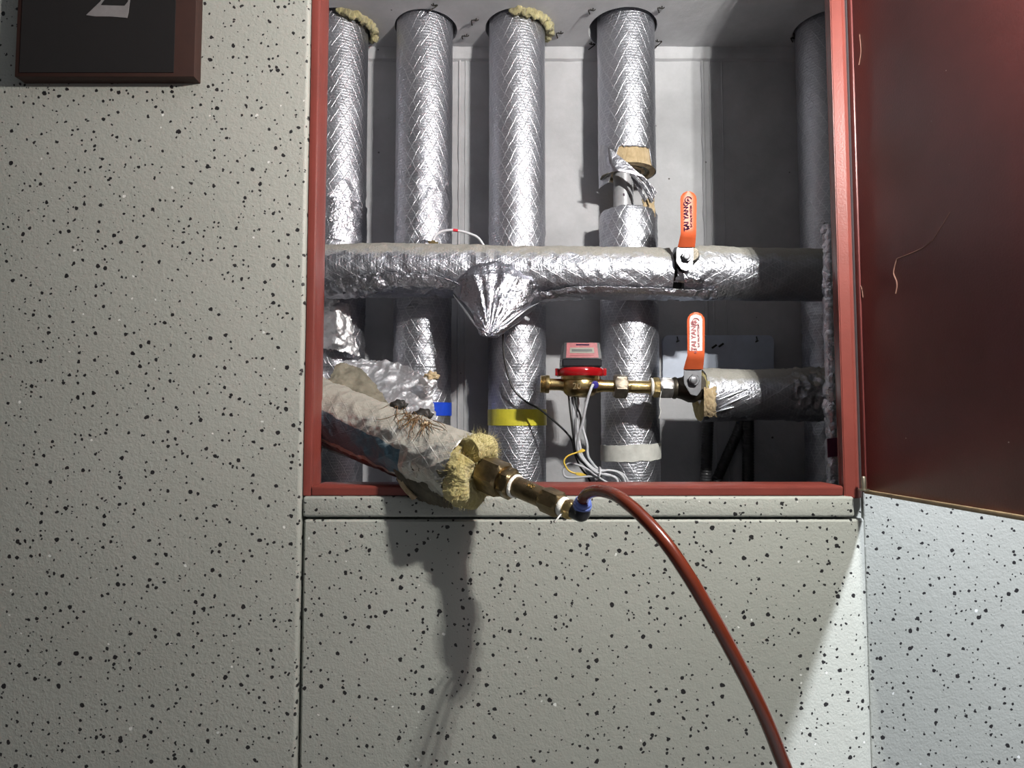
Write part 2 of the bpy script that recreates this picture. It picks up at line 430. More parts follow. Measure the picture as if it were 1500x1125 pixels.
def patch(name, ctrl, mat, parent=None, nu=60, nv=60, amp=0.004, f=30, rag=0.12, thick=0.0012, seed=0.0, ragsides='1111'):
    """a crumpled sheet through a grid of control points ctrl[row][col], ragged round the edge"""
    rows = [catmull(r, max(2, nu // (len(r) - 1))) for r in ctrl]
    cols = []
    for j in range(len(rows[0])):
        cols.append(catmull([r[j] for r in rows], max(2, nv // (len(rows) - 1))))
    W = len(cols); H = len(cols[0])
    vs = []
    for j in range(W):
        for i in range(H): vs.append(cols[j][i].copy())
    idx = lambda j, i: j * H + i
    cen = sum(vs, Vector()) / len(vs)
    # ragged edge: pull the border towards the neighbours
    def edge_pull(j, i, j2, i2, k):
        a = vs[idx(j, i)]; b = vs[idx(j2, i2)]; vs[idx(j, i)] = a.lerp(b, k)
    for side in range(4):
        if ragsides[side] == '0': continue
        K = min(5, ((W if side < 2 else H) - 3) // 2 - 2)
        if K < 1: continue
        rng = range(H) if side < 2 else range(W)
        for q in rng:
            nn = noise.noise(Vector((q * 0.35, side * 9.1 + seed, 1.3))) + 0.6 * noise.noise(Vector((q * 1.1, side * 5.1 + seed, 4.3)))
            k = max(0, min(0.9, 0.35 + nn)) * rag * 8
            for d in range(K):
                kk = k * (1 - d / K)
                s = K + 2
                if side == 0: j, i, j2, i2 = d, q, s, q
                elif side == 1: j, i, j2, i2 = W - 1 - d, q, W - 1 - s, q
                elif side == 2: j, i, j2, i2 = q, d, q, s
                else: j, i, j2, i2 = q, H - 1 - d, q, H - 1 - s
                edge_pull(j, i, j2, i2, min(0.93, kk))
    nr = [None] * len(vs)
    for j in range(W):
        for i in range(H):
            a = vs[idx(min(j + 1, W - 1), i)] - vs[idx(max(j - 1, 0), i)]
            b = vs[idx(j, min(i + 1, H - 1))] - vs[idx(j, max(i - 1, 0))]
            c = a.cross(b); nr[idx(j, i)] = c.normalized() if c.length > 1e-12 else Vector((0, -1, 0))
    vs = [v + n_ * crk(v + Vector((seed, 0, 0)), f, amp * 2) for v, n_ in zip(vs, nr)]
    fs, uvs = [], []
    du = (cols[-1][H // 2] - cols[0][H // 2]).length; dv = (cols[W // 2][-1] - cols[W // 2][0]).length
    for j in range(W - 1):
        for i in range(H - 1):
            fs.append((idx(j, i), idx(j + 1, i), idx(j + 1, i + 1), idx(j, i + 1)))
            for (jj, ii) in ((j, i), (j + 1, i), (j + 1, i + 1), (j, i + 1)): uvs.append((jj / W * du, ii / H * dv))
    me = bpy.data.meshes.new(name); me.from_pydata([tuple(v) for v in vs], [], fs)
    ul = me.uv_layers.new(name='UVMap'); ul.data.foreach_set('uv', [x for p in uvs for x in p])
    o = link(name, me, mat, parent); me.shade_smooth()
    if isinstance(mat, (list, tuple)) and len(mat) > 1:
        md = o.modifiers.new('thickness', 'SOLIDIFY'); md.thickness = thick; md.offset = 0; md.material_offset = 1; md.material_offset_rim = 1
    else:
        md = o.modifiers.new('thickness', 'SOLIDIFY'); md.thickness = thick; md.offset = 0
    return o
def text(name, body, size, mat, parent, mtx, depth=0.0004, bold=0.02):
    c = bpy.data.curves.new(name, 'FONT'); c.body = body; c.size = size; c.extrude = depth
    c.align_x = 'CENTER'; c.align_y = 'CENTER'; c.resolution_u = 3; c.offset = bold * size
    t = bpy.data.objects.new('tmp', c); COL.objects.link(t)
    dg = bpy.context.evaluated_depsgraph_get(); me = bpy.data.meshes.new_from_object(t.evaluated_get(dg))
    bpy.data.objects.remove(t); me.name = name
    me.transform(mtx)
    return link(name, me, mat, parent)
def fuzz(name, pts, n, ln, r, mat, parent, dirf, seed=1):
    """loose fibres: thin bent three-sided strands standing off a set of points"""
    rnd = random.Random(seed); vs, fs = [], []
    for _ in range(n):
        p, nn = rnd.choice(pts)
        d = (nn + Vector((rnd.uniform(-1, 1), rnd.uniform(-1, 1), rnd.uniform(-1, 1))) * dirf).normalized()
        l = ln * rnd.uniform(0.3, 1.0); bend = Vector((rnd.uniform(-1, 1), rnd.uniform(-1, 1), rnd.uniform(-1, 1))) * l * 0.35
        q0 = p - nn * r; q1 = p + d * l * 0.5 + bend * 0.4; q2 = p + d * l + bend
        a = d.orthogonal().normalized(); b = d.cross(a); base = len(vs)
        for q, rr in ((q0, r), (q1, r * 0.8), (q2, r * 0.3)):
            for k in range(3): vs.append(q + (a * math.cos(2.1 * k) + b * math.sin(2.1 * k)) * rr)
        for i in range(2):
            for k in range(3): fs.append((base + i * 3 + k, base + i * 3 + (k + 1) % 3, base + i * 3 + 3 + (k + 1) % 3, base + i * 3 + 3 + k))
    me = bpy.data.meshes.new(name); me.from_pydata([tuple(v) for v in vs], [], fs)
    o = link(name, me, mat, parent); o['kind'] = 'stuff'; return o

# ------------------------------------------------------------------ the setting
WY = 1.25
XL = P(449, 560, WY).x; XR = P(1248, 560, WY).x           # opening between the panels
ZL0 = P(700, 726, WY).z                                    # top of the ledge
ZL1 = P(700, 757, WY).z                                    # seam below the ledge
ZTOP = CZ + 1.165
def panel(name, lo, hi, bev=0.004, label=None, cat='wall panel'):
    o = box(name, lo, hi, M['speck'], None, bev, 3); return tag(o, label, cat, None, 'structure')
panel('wall_left', (-2.6, 1.232, 0), (XL - 0.002, 1.30, 3.60), 0.007, 'large speckled grey-green wall panel filling the left side')
# lower panel with a broad chamfer down its right side
xr1 = P(1246, 900, WY).x; xr2 = P(1268, 760, WY).x
bm = bmesh.new()
prof = [(XL + 0.003, 1.30), (XL + 0.003, 1.243), (XL + 0.007, 1.239), (xr1 - 0.002, 1.239), (xr1 + 0.004, 1.2405), (xr2 - 0.003, 1.252), (xr2, 1.258), (xr2, 1.30)]
lov = [bm.verts.new((x, y, 0)) for x, y in prof]; hiv = [bm.verts.new((x, y, ZL1 - 0.008)) for x, y in prof]
hi2 = [bm.verts.new((x, y + (0.004 if 0 < i < 7 else 0), ZL1 - 0.004)) for i, (x, y) in enumerate(prof)]
for r0, r1 in ((lov, hiv), (hiv, hi2)):
    for i in range(7): bm.faces.new((r0[i], r0[i + 1], r1[i + 1], r1[i]))
bm.faces.new(hi2)
bmesh.ops.recalc_face_normals(bm, faces=bm.faces[:])
o = from_bm('wall_front', bm, M['speck']); sharp(o, 25)
tag(o, 'speckled grey wall panel below the opening with a chamfered right edge', 'wall panel', None, 'structure')
# ledge under the opening, rounded front
xl2 = P(1247, 740, WY).x
o = box('trim_1', (XL + 0.001, 1.236, ZL1 + 0.001), (xl2, 1.33, ZL0), M['speck'], None, 0.006, 4)
tag(o, 'narrow speckled ledge running directly under the red sill', 'ledge', None, 'structure')
panel('wall_right', (xr2 + 0.003, 1.262, 0), (2.6, 1.33, 3.60), 0.004, 'pale speckled wall panel at lower right beneath the open door')
# filler behind the joints and around the frame (set-back wall core)
box_ = box('wall_core', (xl2 + 0.002, 1.268, 0), (xr2 + 0.006, 1.33, ZL0), M['speck']); tag(box_, 'dim set-back strip of wall between ledge end and right panel', 'wall strip', None, 'structure')
o = box('wall_header', (XL - 0.01, 1.24, ZTOP), (xr2 + 0.01, 1.33, 3.60), M['speck']); tag(o, 'speckled wall strip above the opening, out of frame', 'wall panel', None, 'structure')
# shaft
HC = CZ + 1.1825
BY = 1.952
o = box('wall_back', (-0.70, BY, 0), (1.12, BY + 0.1, HC + 0.1), M['conc']); tag(o, 'bare grey concrete back wall of the pipe shaft', 'wall', None, 'structure')
o = box('wall_shaft_left', (-0.80, 1.30, 0), (-0.70, BY + 0.1, HC + 0.1), M['conc']); tag(o, 'concrete left side of the pipe shaft', 'wall', None, 'structure')
o = box('wall_shaft_right', (1.12, 1.33, 0), (1.22, BY + 0.1, HC + 0.1), M['conc']); tag(o, 'concrete right side of the pipe shaft', 'wall', None, 'structure')
wb = bpy.data.objects['wall_back']
# raised formwork lines on the back wall
def fline(px, wid, dep): 
    x = P(px, 400, BY).x
    pts = line(Vector((x, BY, 0.0)), Vector((x, BY, HC)), 90)
    return tube('formwork_ridge', pts, 0.5 * wid, M['conc'], wb, seg=8, disp=lambda p, s, a: noise.noise(p * 30) * wid * 0.35)
for px, wd in ((1034, 0.010), (1045, 0.006), (672, 0.008), (681, 0.005), (1063, 0.004)): fline(px, wd, 0.004)
zc = P(800, 90, BY).z
bm = bmesh.new()
nX = 160
prev = None
for i in range(nX + 1):
    x = -0.70 + 1.82 * i / nX
    ring = []
    for (y, z) in ((BY, zc), (BY - 0.010, zc + 0.004), (BY - 0.014, zc + 0.020), (BY - 0.016, HC)):
        j = noise.noise(Vector((x * 25, z * 8, 2))) * 0.003
        ring.append(bm.verts.new((x, y + (j if y < BY else 0), z + (j if z < HC else 0))))
    if prev:
        for k in range(3): bm.faces.new((prev[k], ring[k], ring[k + 1], prev[k + 1]))
    prev = ring
bmesh.ops.recalc_face_normals(bm, faces=bm.faces[:])
o = from_bm('mortar_strip', bm, M['conc'], wb)
# vertical insulated pipes: centres
VY = 1.85; VR = 0.0845
PC = [P(494, 300, VY).x, P(620.5, 300, VY).x, P(757.5, 300, VY).x, P(919, 300, VY).x, P(1216, 300, VY).x]
# shaft ceiling with round openings
c = bpy.data.curves.new('ceil', 'CURVE'); c.dimensions = '2D'; c.fill_mode = 'BOTH'; c.extrude = 0.05
def spl(pts):
    s = c.splines.new('POLY'); s.points.add(len(pts) - 1); s.use_cyclic_u = True
    for p_, q in zip(s.points, pts): p_.co = (q[0], q[1], 0, 1)
spl([(-0.75, 1.29), (1.17, 1.29), (1.17, 2.05), (-0.75, 2.05)])
HR = [0.100, 0.094, 0.100, 0.103, 0.094]
HOFF = [0.012, 0.004, 0.004, -0.010, 0.0]
for k in range(5):
    spl([(PC[k] + HOFF[k] + HR[k] * math.cos(-2 * PI * i / 64), VY - 0.004 + HR[k] * math.sin(-2 * PI * i / 64)) for i in range(64)])
t = bpy.data.objects.new('t', c); COL.objects.link(t)
me = bpy.data.meshes.new_from_object(t.evaluated_get(bpy.context.evaluated_depsgraph_get())); bpy.data.objects.remove(t)
me.transform(Matrix.Translation((0, 0, HC + 0.05)))
o = link('ceiling', me, M['conc']); tag(o, 'concrete shaft ceiling with round openings for the pipes', 'ceiling', None, 'structure')
o = box('ceiling_slab', (-0.8, 1.28, HC + 0.30), (1.22, 2.1, HC + 0.36), M['conc']); tag(o, 'concrete slab above the shaft ceiling', 'ceiling', None, 'structure')
# corridor the photographer stands in
o = box('floor', (-2.6, -4.0, -0.06), (2.6, 2.1, 0), M['floor']); tag(o, 'plain corridor floor, out of frame', 'floor', None, 'structure')
o = box('ceiling_corridor', (-2.6, -4.0, 3.60), (2.6, 1.33, 3.66), M['ceil']); tag(o, 'corridor ceiling, out of frame', 'ceiling', None, 'structure')
o = box('wall_opposite', (-2.6, -4.1, 0), (2.6, -4.0, 3.66), M['ceil']); tag(o, 'dark wall behind the photographer, out of frame', 'wall', None, 'structure')

# red frame of the opening
fr = thing('trim_2', 'red painted steel frame lining the left, bottom and right of opening', 'door frame', (0, 0, 0), None, 'structure')
jl0 = P(454, 400, 1.24).x; jl1 = P(472.5, 400, 1.275).x
zb0 = P(700, 726, 1.243).z; zb1 = P(700, 712.5, 1.243).z
def lprof(name, pts, z0, z1, bev=0.0015):
    bm = bmesh.new(); a = [bm.verts.new((x, y, z0)) for x, y in pts]; f = bm.faces.new(a)
    r = bmesh.ops.extrude_face_region(bm, geom=[f])
    for v in r['geom']:
        if isinstance(v, bmesh.types.BMVert): v.co.z = z1
    bmesh.ops.recalc_face_normals(bm, faces=bm.faces[:])
    bmesh.ops.bevel(bm, geom=bm.edges[:], offset=bev, segments=2, affect='EDGES')
    o = from_bm(name, bm, M['red'], fr); sharp(o); return o
lprof('jamb', [(XL - 0.001, 1.33), (XL - 0.001, 1.242), (jl0 + 0.004, 1.240), (jl0 + 0.010, 1.243), (jl1 - 0.003, 1.262), (jl1, 1.270), (jl1, 1.285), (jl1 - 0.012, 1.285), (jl1 - 0.012, 1.33)], ZL0, ZTOP)
jr0 = P(1221, 400, 1.285).x; jr1 = P(1228, 400, 1.243).x; jr2 = P(1249, 400, 1.238).x
lprof('jamb', [(jr0 + 0.020, 1.33), (jr0 + 0.020, 1.302), (jr0 + 0.008, 1.302), (jr0 + 0.006, 1.285), (jr1, 1.262), (jr1, 1.244), (jr2 - 0.006, 1.236), (jr2 + 0.003, 1.240), (jr2 + 0.010, 1.246), (jr2 + 0.012, 1.266), (xr2 + 0.002, 1.268), (xr2 + 0.002, 1.30), (xr2 - 0.004, 1.33)], ZL0 - 0.004, ZTOP)
bm = bmesh.new()
pr = [(1.242, zb0), (1.240, zb1 - 0.002), (1.244, zb1 + 0.001), (1.325, zb1 + 0.001), (1.325, zb1 - 0.004), (1.30, zb0)]
a = [bm.verts.new((jl1 - 0.004, y, z)) for y, z in pr]; f = bm.faces.new(a)
r = bmesh.ops.extrude_face_region(bm, geom=[f])
for v in r['geom']:
    if isinstance(v, bmesh.types.BMVert): v.co.x = jr1 - 0.004
bmesh.ops.recalc_face_normals(bm, faces=bm.faces[:]); bmesh.ops.bevel(bm, geom=bm.edges[:], offset=0.0012, segments=2, affect='EDGES')
sharp(from_bm('sill', bm, M['red'], fr))

# the open door: built along its own x, hinged at the frame
HX, HY = jr2 + 0.004, 1.232
zd0 = P(1256, 721, HY).z
dr = thing('door_1', 'dark red steel access door standing open on the right', 'door', (HX, HY, zd0), None, 'structure')
dang = math.atan2(-1.0, 0.128)
dr.rotation_euler = (0, 0, dang)
DW, DH = 1.02, ZTOP - zd0 - 0.005
def dbox(name, lo, hi, mat, bev=0.001): return box(name, lo, hi, mat, dr, bev, 2)
# local +x runs to the free edge, local -y... the inner face looks to the left of the picture
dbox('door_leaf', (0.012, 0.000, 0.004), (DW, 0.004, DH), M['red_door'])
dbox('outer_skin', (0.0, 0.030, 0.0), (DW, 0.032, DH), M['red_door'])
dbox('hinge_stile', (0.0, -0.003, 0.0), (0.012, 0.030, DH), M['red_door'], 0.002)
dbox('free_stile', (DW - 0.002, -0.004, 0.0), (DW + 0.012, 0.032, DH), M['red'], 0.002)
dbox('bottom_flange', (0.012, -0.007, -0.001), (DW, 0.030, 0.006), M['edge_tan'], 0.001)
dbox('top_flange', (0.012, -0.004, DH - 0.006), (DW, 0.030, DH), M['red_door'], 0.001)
hp = lathe('hinge_pin', Vector((0.0, 0, 0)), Vector((0.0, 0, 1)), [(0, 0.005), (0.022, 0.005), (0.024, 0.004)], M['bolt'], dr, 16)
hp.location = (0.016, -0.010, 0.008)
o = lathe('hinge_washer', Vector((0, 0, 0)), Vector((0, 0, 1)), [(0, 0.010), (0.003, 0.010)], M['bolt'], dr, 20); o.location = (0.016, -0.010, 0.005)
# scratches on the inner face, located through the face plane
dr_m = Matrix.Translation(dr.location) @ Matrix.Rotation(dang, 4, 'Z'); dinv = dr_m.inverted()
def on_door(px, py):
    o0 = dinv @ Vector((0, 0, CZ)); d0 = dinv @ P(px, py, 1.0) - o0
    k = (-0.0004 - o0.y) / d0.y; return o0 + d0 * k
def dscratch(pts, wd):
    p = [on_door(*q) for q in pts]; o = wirepath('scratch', p, wd, M['scratch'], dr, 5, 6); return o
dscratch([(1312, 430), (1314, 415), (1309, 400), (1312, 385), (1314, 379)], 0.0012)
dscratch([(1314, 379), (1330, 373), (1350, 364), (1366, 352)], 0.0009)
dscratch([(1366, 352), (1380, 330), (1392, 310)], 0.0005)
dscratch([(1254, 376), (1258, 395), (1256, 408), (1262, 422), (1264, 436)], 0.0008)
dscratch([(1259, 50), (1261, 75), (1258, 95)], 0.0007)

# ------------------------------------------------------------------ vertical pipes
def vpath(cx, za, zb, st=0.006, cy=VY):
    n = max(2, int(abs(zb - za) / st)); return line(Vector((cx, cy, za)), Vector((cx, cy, zb)), n)
def zat(py, Y=VY): return P(750, py, Y).z
def crumple_between(z0, z1, amp, base=0.0006, soft=0.03):
    def f(p, s, a):
        k = 0
        if z0 - soft < p.z < z1 + soft: k = min(1, (p.z - (z0 - soft)) / soft, ((z1 + soft) - p.z) / soft)
        return crk(p, 9, base * 2) + (crk(p, 26, amp) if k > 0 else 0) * max(0, k)
    return f
def packing(name, cx, cy, r, a0, a1, parent, seed, mat='wool_old', w=0.012):
    """a crescent of loose wool stuffed round the pipe where it enters the ceiling"""
    vs, fs, uv = [], [], []
    nA, nS = 90, 14
    for i in range(nA + 1):
        a = a0 + (a1 - a0) * i / nA
        taper = min(1, i / 10, (nA - i) / 10)
        for k in range(nS):
            th = 2 * PI * k / nS
            rr = w * (0.35 + 0.65 * taper) * (1 + 0.9 * noise.noise(Vector((a * 6 + seed, th * 1.3, 2))) + 0.5 * noise.noise(Vector((a * 22, th * 3, seed))))
            R = r + math.cos(th) * rr
            vs.append((cx + R * math.cos(a), cy + R * math.sin(a), HC - 0.002 + math.sin(th) * rr * 1.25))
    for i in range(nA):
        for k in range(nS):
            k2 = (k + 1) % nS; fs.append((i * nS + k, i * nS + k2, (i + 1) * nS + k2, (i + 1) * nS + k))
    fs.append(tuple(range(nS))); fs.append(tuple(nA * nS + k for k in range(nS)))
    me = bpy.data.meshes.new(name); me.from_pydata(vs, [], fs)
    bm = bmesh.new(); bm.from_mesh(me); bmesh.ops.recalc_face_normals(bm, faces=bm.faces[:]); bm.to_mesh(me); bm.free()
    o = link(name, me, M[mat], parent); me.shade_smooth(); return o
grp = None
pl = [
 'leftmost upright foil-wrapped pipe, half hidden by the red jamb',
 'upright foil-wrapped pipe with the blue tape band low down',
 'upright foil-wrapped pipe with the yellow tape band',
 'upright foil-wrapped pipe broken open near the top, white tape band below',
 'rightmost upright foil-wrapped pipe, in shade beside the open door']
roots = []
for k in range(5):
    r_ = thing('insulated_pipe', pl[k], 'pipe', (PC[k], VY, 0)); roots.append(r_)
def vjack(k, z0, z1, disp, mat='foil', r=VR, name='foil_jacket', endj=None, cap=True, thick=0):
    o = tube(name, vpath(PC[k], z0, z1), r, M[mat], None, 72, disp, cap, thick, endj=endj); return under(o, roots[k])
ztop = HC + 0.28
# 1
vjack(0, 0.0, ztop, crumple_between(zat(560), zat(280), 0.010))
under(packing('wool_packing', PC[0] + 0.012, VY - 0.004, 0.092, -1.55, 0.75, None, 1.0), roots[0])
under(tube('foil_cuff', vpath(PC[0], zat(362), zat(303)), VR + 0.0022, M['foil_c'], None, 72, lambda p, s, a: crk(p, 30, 0.006), True), roots[0])
# crumpled wrap bulging towards the viewer below the cross pipe
o = patch('foil_wrap', [[P(462, 430, 1.76), P(490, 438, 1.73), P(512, 445, 1.755)], [P(460, 470, 1.76), P(492, 475, 1.72), P(518, 480, 1.755)], [P(462, 510, 1.76), P(495, 515, 1.73), P(530, 525, 1.775)]], M['foil_b'], None, 50, 50, 0.006, 26, 0.06)
under(o, roots[0])
# 2
vjack(1, 0.0, ztop, crumple_between(zat(600), zat(272), 0.0055))
under(tube('tape_band', vpath(PC[1], zat(609), zat(590), 0.01), VR + 0.0028, M['t_blue'], None, 72), roots[1])['label'] = 'blue tape band'
# 3
vjack(2, 0.0, ztop, crumple_between(zat(600), zat(330), 0.004))
under(packing('wool_packing', PC[2] + 0.006, VY - 0.004, 0.093, -1.9, 0.65, None, 5.0, 'wool_old'), roots[2])
under(tube('tape_band', vpath(PC[2], zat(623), zat(600), 0.01), VR + 0.0026, M['t_yel'], None, 72), roots[2])['label'] = 'yellow tape band'
# 5
vjack(4, 0.0, ztop, crumple_between(zat(720), zat(400), 0.008))
# 4: broken open
R4 = roots[3]
z_cut = zat(243)
def ragged(amp, seed): return lambda th, e: (noise.noise(Vector((math.cos(th) * 2.2, math.sin(th) * 2.2, seed))) * amp + noise.noise(Vector((math.cos(th) * 8, math.sin(th) * 8, seed))) * amp * 0.4)
# angle 0 faces the camera, +pi/2 direction = t x n
def upper_end(th, e):
    if e == 1: return 0
    x = math.sin(th)      # sign found below
    front = math.cos(th)
    return 0
c4 = PC[3]
def jacket4(z_end_fn, ztop_, r, mat, name, seed, thick=0.0, disp=None):
    """upright jacket whose lower edge height depends on the angle"""
    seg, nr = 96, 110
    vs, fs, uvs = [], [], []
    for i in range(nr + 1):
        for k in range(seg):
            th = 2 * PI * k / seg; x = math.sin(th); y = -math.cos(th)
            z0 = z_end_fn(th); z = ztop_ + (z0 - ztop_) * i / nr
            p = Vector((c4 + r * x, VY + r * y, z)); d = Vector((x, y, 0))
            vs.append(p + d * (disp(p) if disp else crk(p, 12, 0.0018)))
    for i in range(nr):
        for k in range(seg):
            k2 = (k + 1) % seg
            a, b, cc, d = i * seg + k, i * seg + k2, (i + 1) * seg + k2, (i + 1) * seg + k
            fs.append((a, d, cc, b))
            ua, ub = k * 2 * PI * r / seg, (k + 1) * 2 * PI * r / seg
            uvs += [(ua, vs[a].z), (ua, vs[d].z), (ub, vs[cc].z), (ub, vs[b].z)]
    me = bpy.data.meshes.new(name); me.from_pydata([tuple(v) for v in vs], [], fs)
    ul = me.uv_layers.new(name='UVMap'); ul.data.foreach_set('uv', [x for p in uvs for x in p])
    o = link(name, me, M[mat], None); me.shade_smooth()
    md = o.modifiers.new('thickness', 'SOLIDIFY'); md.thickness = thick or 0.0012; md.offset = 1
    return under(o, R4)
zr = lambda y: P(919, y, VY - VR).z
def up_end(th):
    x = math.sin(th); f = math.cos(th)
    j = noise.noise(Vector((th * 5, 3, 1))) * 0.006 + noise.noise(Vector((th * 16, 3, 1))) * 0.004
    zz = zr(214) + j                           # torn edge over the tan felt
    if x < -0.45: 
        k = min(1, (-0.45 - x) / 0.3); zz = zz + (zr(262) - zz) * k
    if x > 0.62: zz = zz + (zr(238) - zz) * min(1, (x - 0.62) / 0.1)
    if f < 0: zz = zr(238)
    return zz
jacket4(up_end, ztop, VR, 'foil', 'foil_jacket', 1)
# wool of the upper piece with its rolled layers showing at the cut
tube_ = tube('felt_layer', vpath(c4, zr(237), ztop), VR - 0.002, M['tan'], None, 64, lambda p, s, a: crk(p, 30, 0.002), False, endj=None); under(tube_, R4)
for i, (ro, ri, zz, mt) in enumerate([(VR - 0.002, 0.066, 0.000, 'tan'), (0.066, 0.052, 0.004, 'foil_back'), (0.052, 0.043, 0.001, 'tan'), (0.043, 0.033, 0.006, 'foil_back')]):
    bm = bmesh.new(); n_ = 64; A_, B_ = [], []
    for k in range(n_):
        a = 2 * PI * k / n_; x, y = math.cos(a), math.sin(a)
        tilt = 0.0
        jz = noise.noise(Vector((x * 3, y * 3, i))) * 0.003
        A_.append(bm.verts.new((c4 + ro * x, VY + ro * y, zr(237) + zz + jz + tilt))); B_.append(bm.verts.new((c4 + ri * x, VY + ri * y, zr(237) + zz - 0.003 + jz)))
    C_ = [bm.verts.new(v.co + Vector((0, 0, 0.02))) for v in B_]
    for k in range(n_):
        k2 = (k + 1) % n_
        bm.faces.new((A_[k], A_[k2], B_[k2], B_[k])); bm.faces.new((B_[k], B_[k2], C_[k2], C_[k]))
    bmesh.ops.recalc_face_normals(bm, faces=bm.faces[:])
    under(from_bm('felt_ring', bm, M[mt]), R4)
# bare pipe in the gap
o = tube('core_pipe', vpath(c4 - 0.012, 0.0, ztop, 0.05), 0.030, M['pvc'], None, 40); under(o, R4)
o = text('pipe_marking', 'B', 0.010, M['ink'], None, Matrix.Translation((P(914, 285, VY - 0.031).x, VY - 0.0308, P(914, 285, VY - 0.031).z)) @ Matrix.Rotation(PI / 2, 4, 'X')); under(o, R4)
# foil torn away and folded across the left of the break
Yf = VY - VR - 0.004
o = patch('torn_flap', [[P(880, 212, VY - 0.03), P(888, 214, Yf + 0.012), P(897, 220, Yf + 0.002)],
                        [P(878, 235, VY - 0.03), P(892, 234, Yf + 0.006), P(914, 234, Yf - 0.002)],
                        [P(879, 252, VY - 0.03), P(898, 246, Yf), P(932, 250, Yf - 0.004)],
                        [P(881, 265, VY - 0.035), P(902, 251, Yf - 0.002), P(941, 259, Yf - 0.002)]],
          [M['foil_back'], M['foil_f']], None, 46, 46, 0.0014, 24, 0.004, 0.0015, 2.0); under(o, R4)
o = patch('torn_flap', [[P(879, 262, VY - 0.04), P(884, 256, VY - 0.07), P(897, 252, Yf)], [P(881, 266, VY - 0.0), P(886, 260, VY - 0.02), P(899, 254, VY - 0.03)]],
          [M['foil_c'], M['foil_back']], None, 20, 16, 0.002, 32, 0.0, 0.0015, 4.0); under(o, R4)
for i, (a, b_, c_) in enumerate([((924, 254), (942, 272), (956, 296)), ((930, 252), (948, 268), (958, 290)), ((937, 256), (952, 272), (961, 284)), ((926, 258), (936, 276), (946, 294))]):
    w_ = 4.0
    rows = [[P(q[0] - w_ / 2, q[1] + w_ / 2, Yf + 0.004 * i), P(q[0] + w_ / 2, q[1] - w_ / 2, Yf - 0.004 + 0.004 * i)] for q in (a, b_, c_)]
    o = patch('foil_shred', rows, [M['foil_back'], M['foil_f']], None, 6, 24, 0.0006, 40, 0.0, 0.001, i * 1.7, '0000'); under(o, R4)
def lo_top(th):
    x = math.sin(th)
    j = noise.noise(Vector((th * 4, 8, 1))) * 0.004
    return zr(299) + j - (0.012 if math.cos(th) < 0 else 0)
def jl4():
    seg, nr = 96, 330
    ztp, zbt = None, 0.0
    vs, fs, uvs = [], [], []
    r = VR + 0.0005
    for i in range(nr + 1):
        for k in range(seg):
            th = 2 * PI * k / seg; x = math.sin(th); y = -math.cos(th)
            t0 = lo_top(th); z = zbt + (t0 - zbt) * i / nr
            taper = max(0, 1 - (t0 - z) / 0.02); rr = r * (1 - 0.06 * taper * taper)
            p = Vector((c4 + rr * x + 0.002, VY + rr * y, z)); kk = 1 if z > zat(380) else 0.35
            vs.append(p + Vector((x, y, 0)) * crk(p, 22, 0.006 * kk))
    for i in range(nr):
        for k in range(seg):
            k2 = (k + 1) % seg; a, b, cc, d = i * seg + k, i * seg + k2, (i + 1) * seg + k2, (i + 1) * seg + k
            fs.append((a, b, cc, d)); ua, ub = k * 2 * PI * r / seg, (k + 1) * 2 * PI * r / seg
            uvs += [(ua, vs[a].z), (ub, vs[b].z), (ub, vs[cc].z), (ua, vs[d].z)]
    me = bpy.data.meshes.new('lower_foil_jacket'); me.from_pydata([tuple(v) for v in vs], [], fs)
    ul = me.uv_layers.new(name='UVMap'); ul.data.foreach_set('uv', [x for p in uvs for x in p])
    o = link('lower_foil_jacket', me, M['foil'], None); me.shade_smooth(); return under(o, R4)
jl4()
bm = bmesh.new(); bmesh.ops.create_circle(bm, cap_ends=True, segments=64, radius=VR * 0.95, matrix=Matrix.Translation((c4 + 0.002, VY, zr(303))))
under(from_bm('felt_top', bm, M['tan']), R4)
o = patch('torn_felt', [[P(939, 292, Yf + 0.014), P(950, 286, Yf + 0.03), P(959, 292, VY - 0.05)], [P(943, 305, Yf + 0.012), P(952, 303, Yf + 0.028), P(960, 305, VY - 0.05)], [P(949, 316, Yf + 0.018), P(955, 318, Yf + 0.034), P(960, 320, VY - 0.05)]], M['tan'], None, 24, 24, 0.002, 60, 0.12, 0.004, 6.0); under(o, R4)
o = tube('tape_band', vpath(c4 + 0.002, zat(673), zat(650), 0.01), VR + 0.0032, M['t_wht'], None, 72, endj=lambda th, e: math.sin(th) * 0.004 + noise.noise(Vector((th * 3, e, 0))) * 0.003); under(o, R4)['label'] = 'white masking tape band'

# ------------------------------------------------------------------ upper cross pipe with its tee and valve
HYc = 1.69; Hr = 0.069
def hp_(px, py): return P(px, py, HYc)
up = thing('insulated_cross_pipe', 'upper horizontal foil-wrapped pipe crossing in front of the upright pipes', 'pipe', hp_(840, 400))
def cross_disp(p, s, a):
    return crk(p, 10, 0.004) + crk(p, 30, 0.0045)
pth = catmull([hp_(425, 399), hp_(560, 395), hp_(700, 396), hp_(800, 399), hp_(900, 401), hp_(978, 402)], 40)
o = tube('foil_jacket', pth, lambda s: Hr * (1.0 + 0.02 * math.sin(s * 9)), M['foil_d'], None, 96, cross_disp); under(o, up)
pth = catmull([hp_(992, 402), hp_(1020, 400), hp_(1060, 401), hp_(1110, 402), hp_(1250, 404)], 30)
o = tube('foil_jacket', pth, lambda s: Hr * (1.05 - 0.03 * s), M['foil_d'], None, 96, lambda p, s, a: crk(p, 12, 0.004) + crk(p, 30, 0.007 * max(0, 1 - s * 2.0))); under(o, up)
o = tube('core_pipe', [hp_(970, 400), hp_(1000, 400)], 0.050, M['near_black'], None, 40); under(o, up)  # near-black colour stands in for shade in the wrap gap
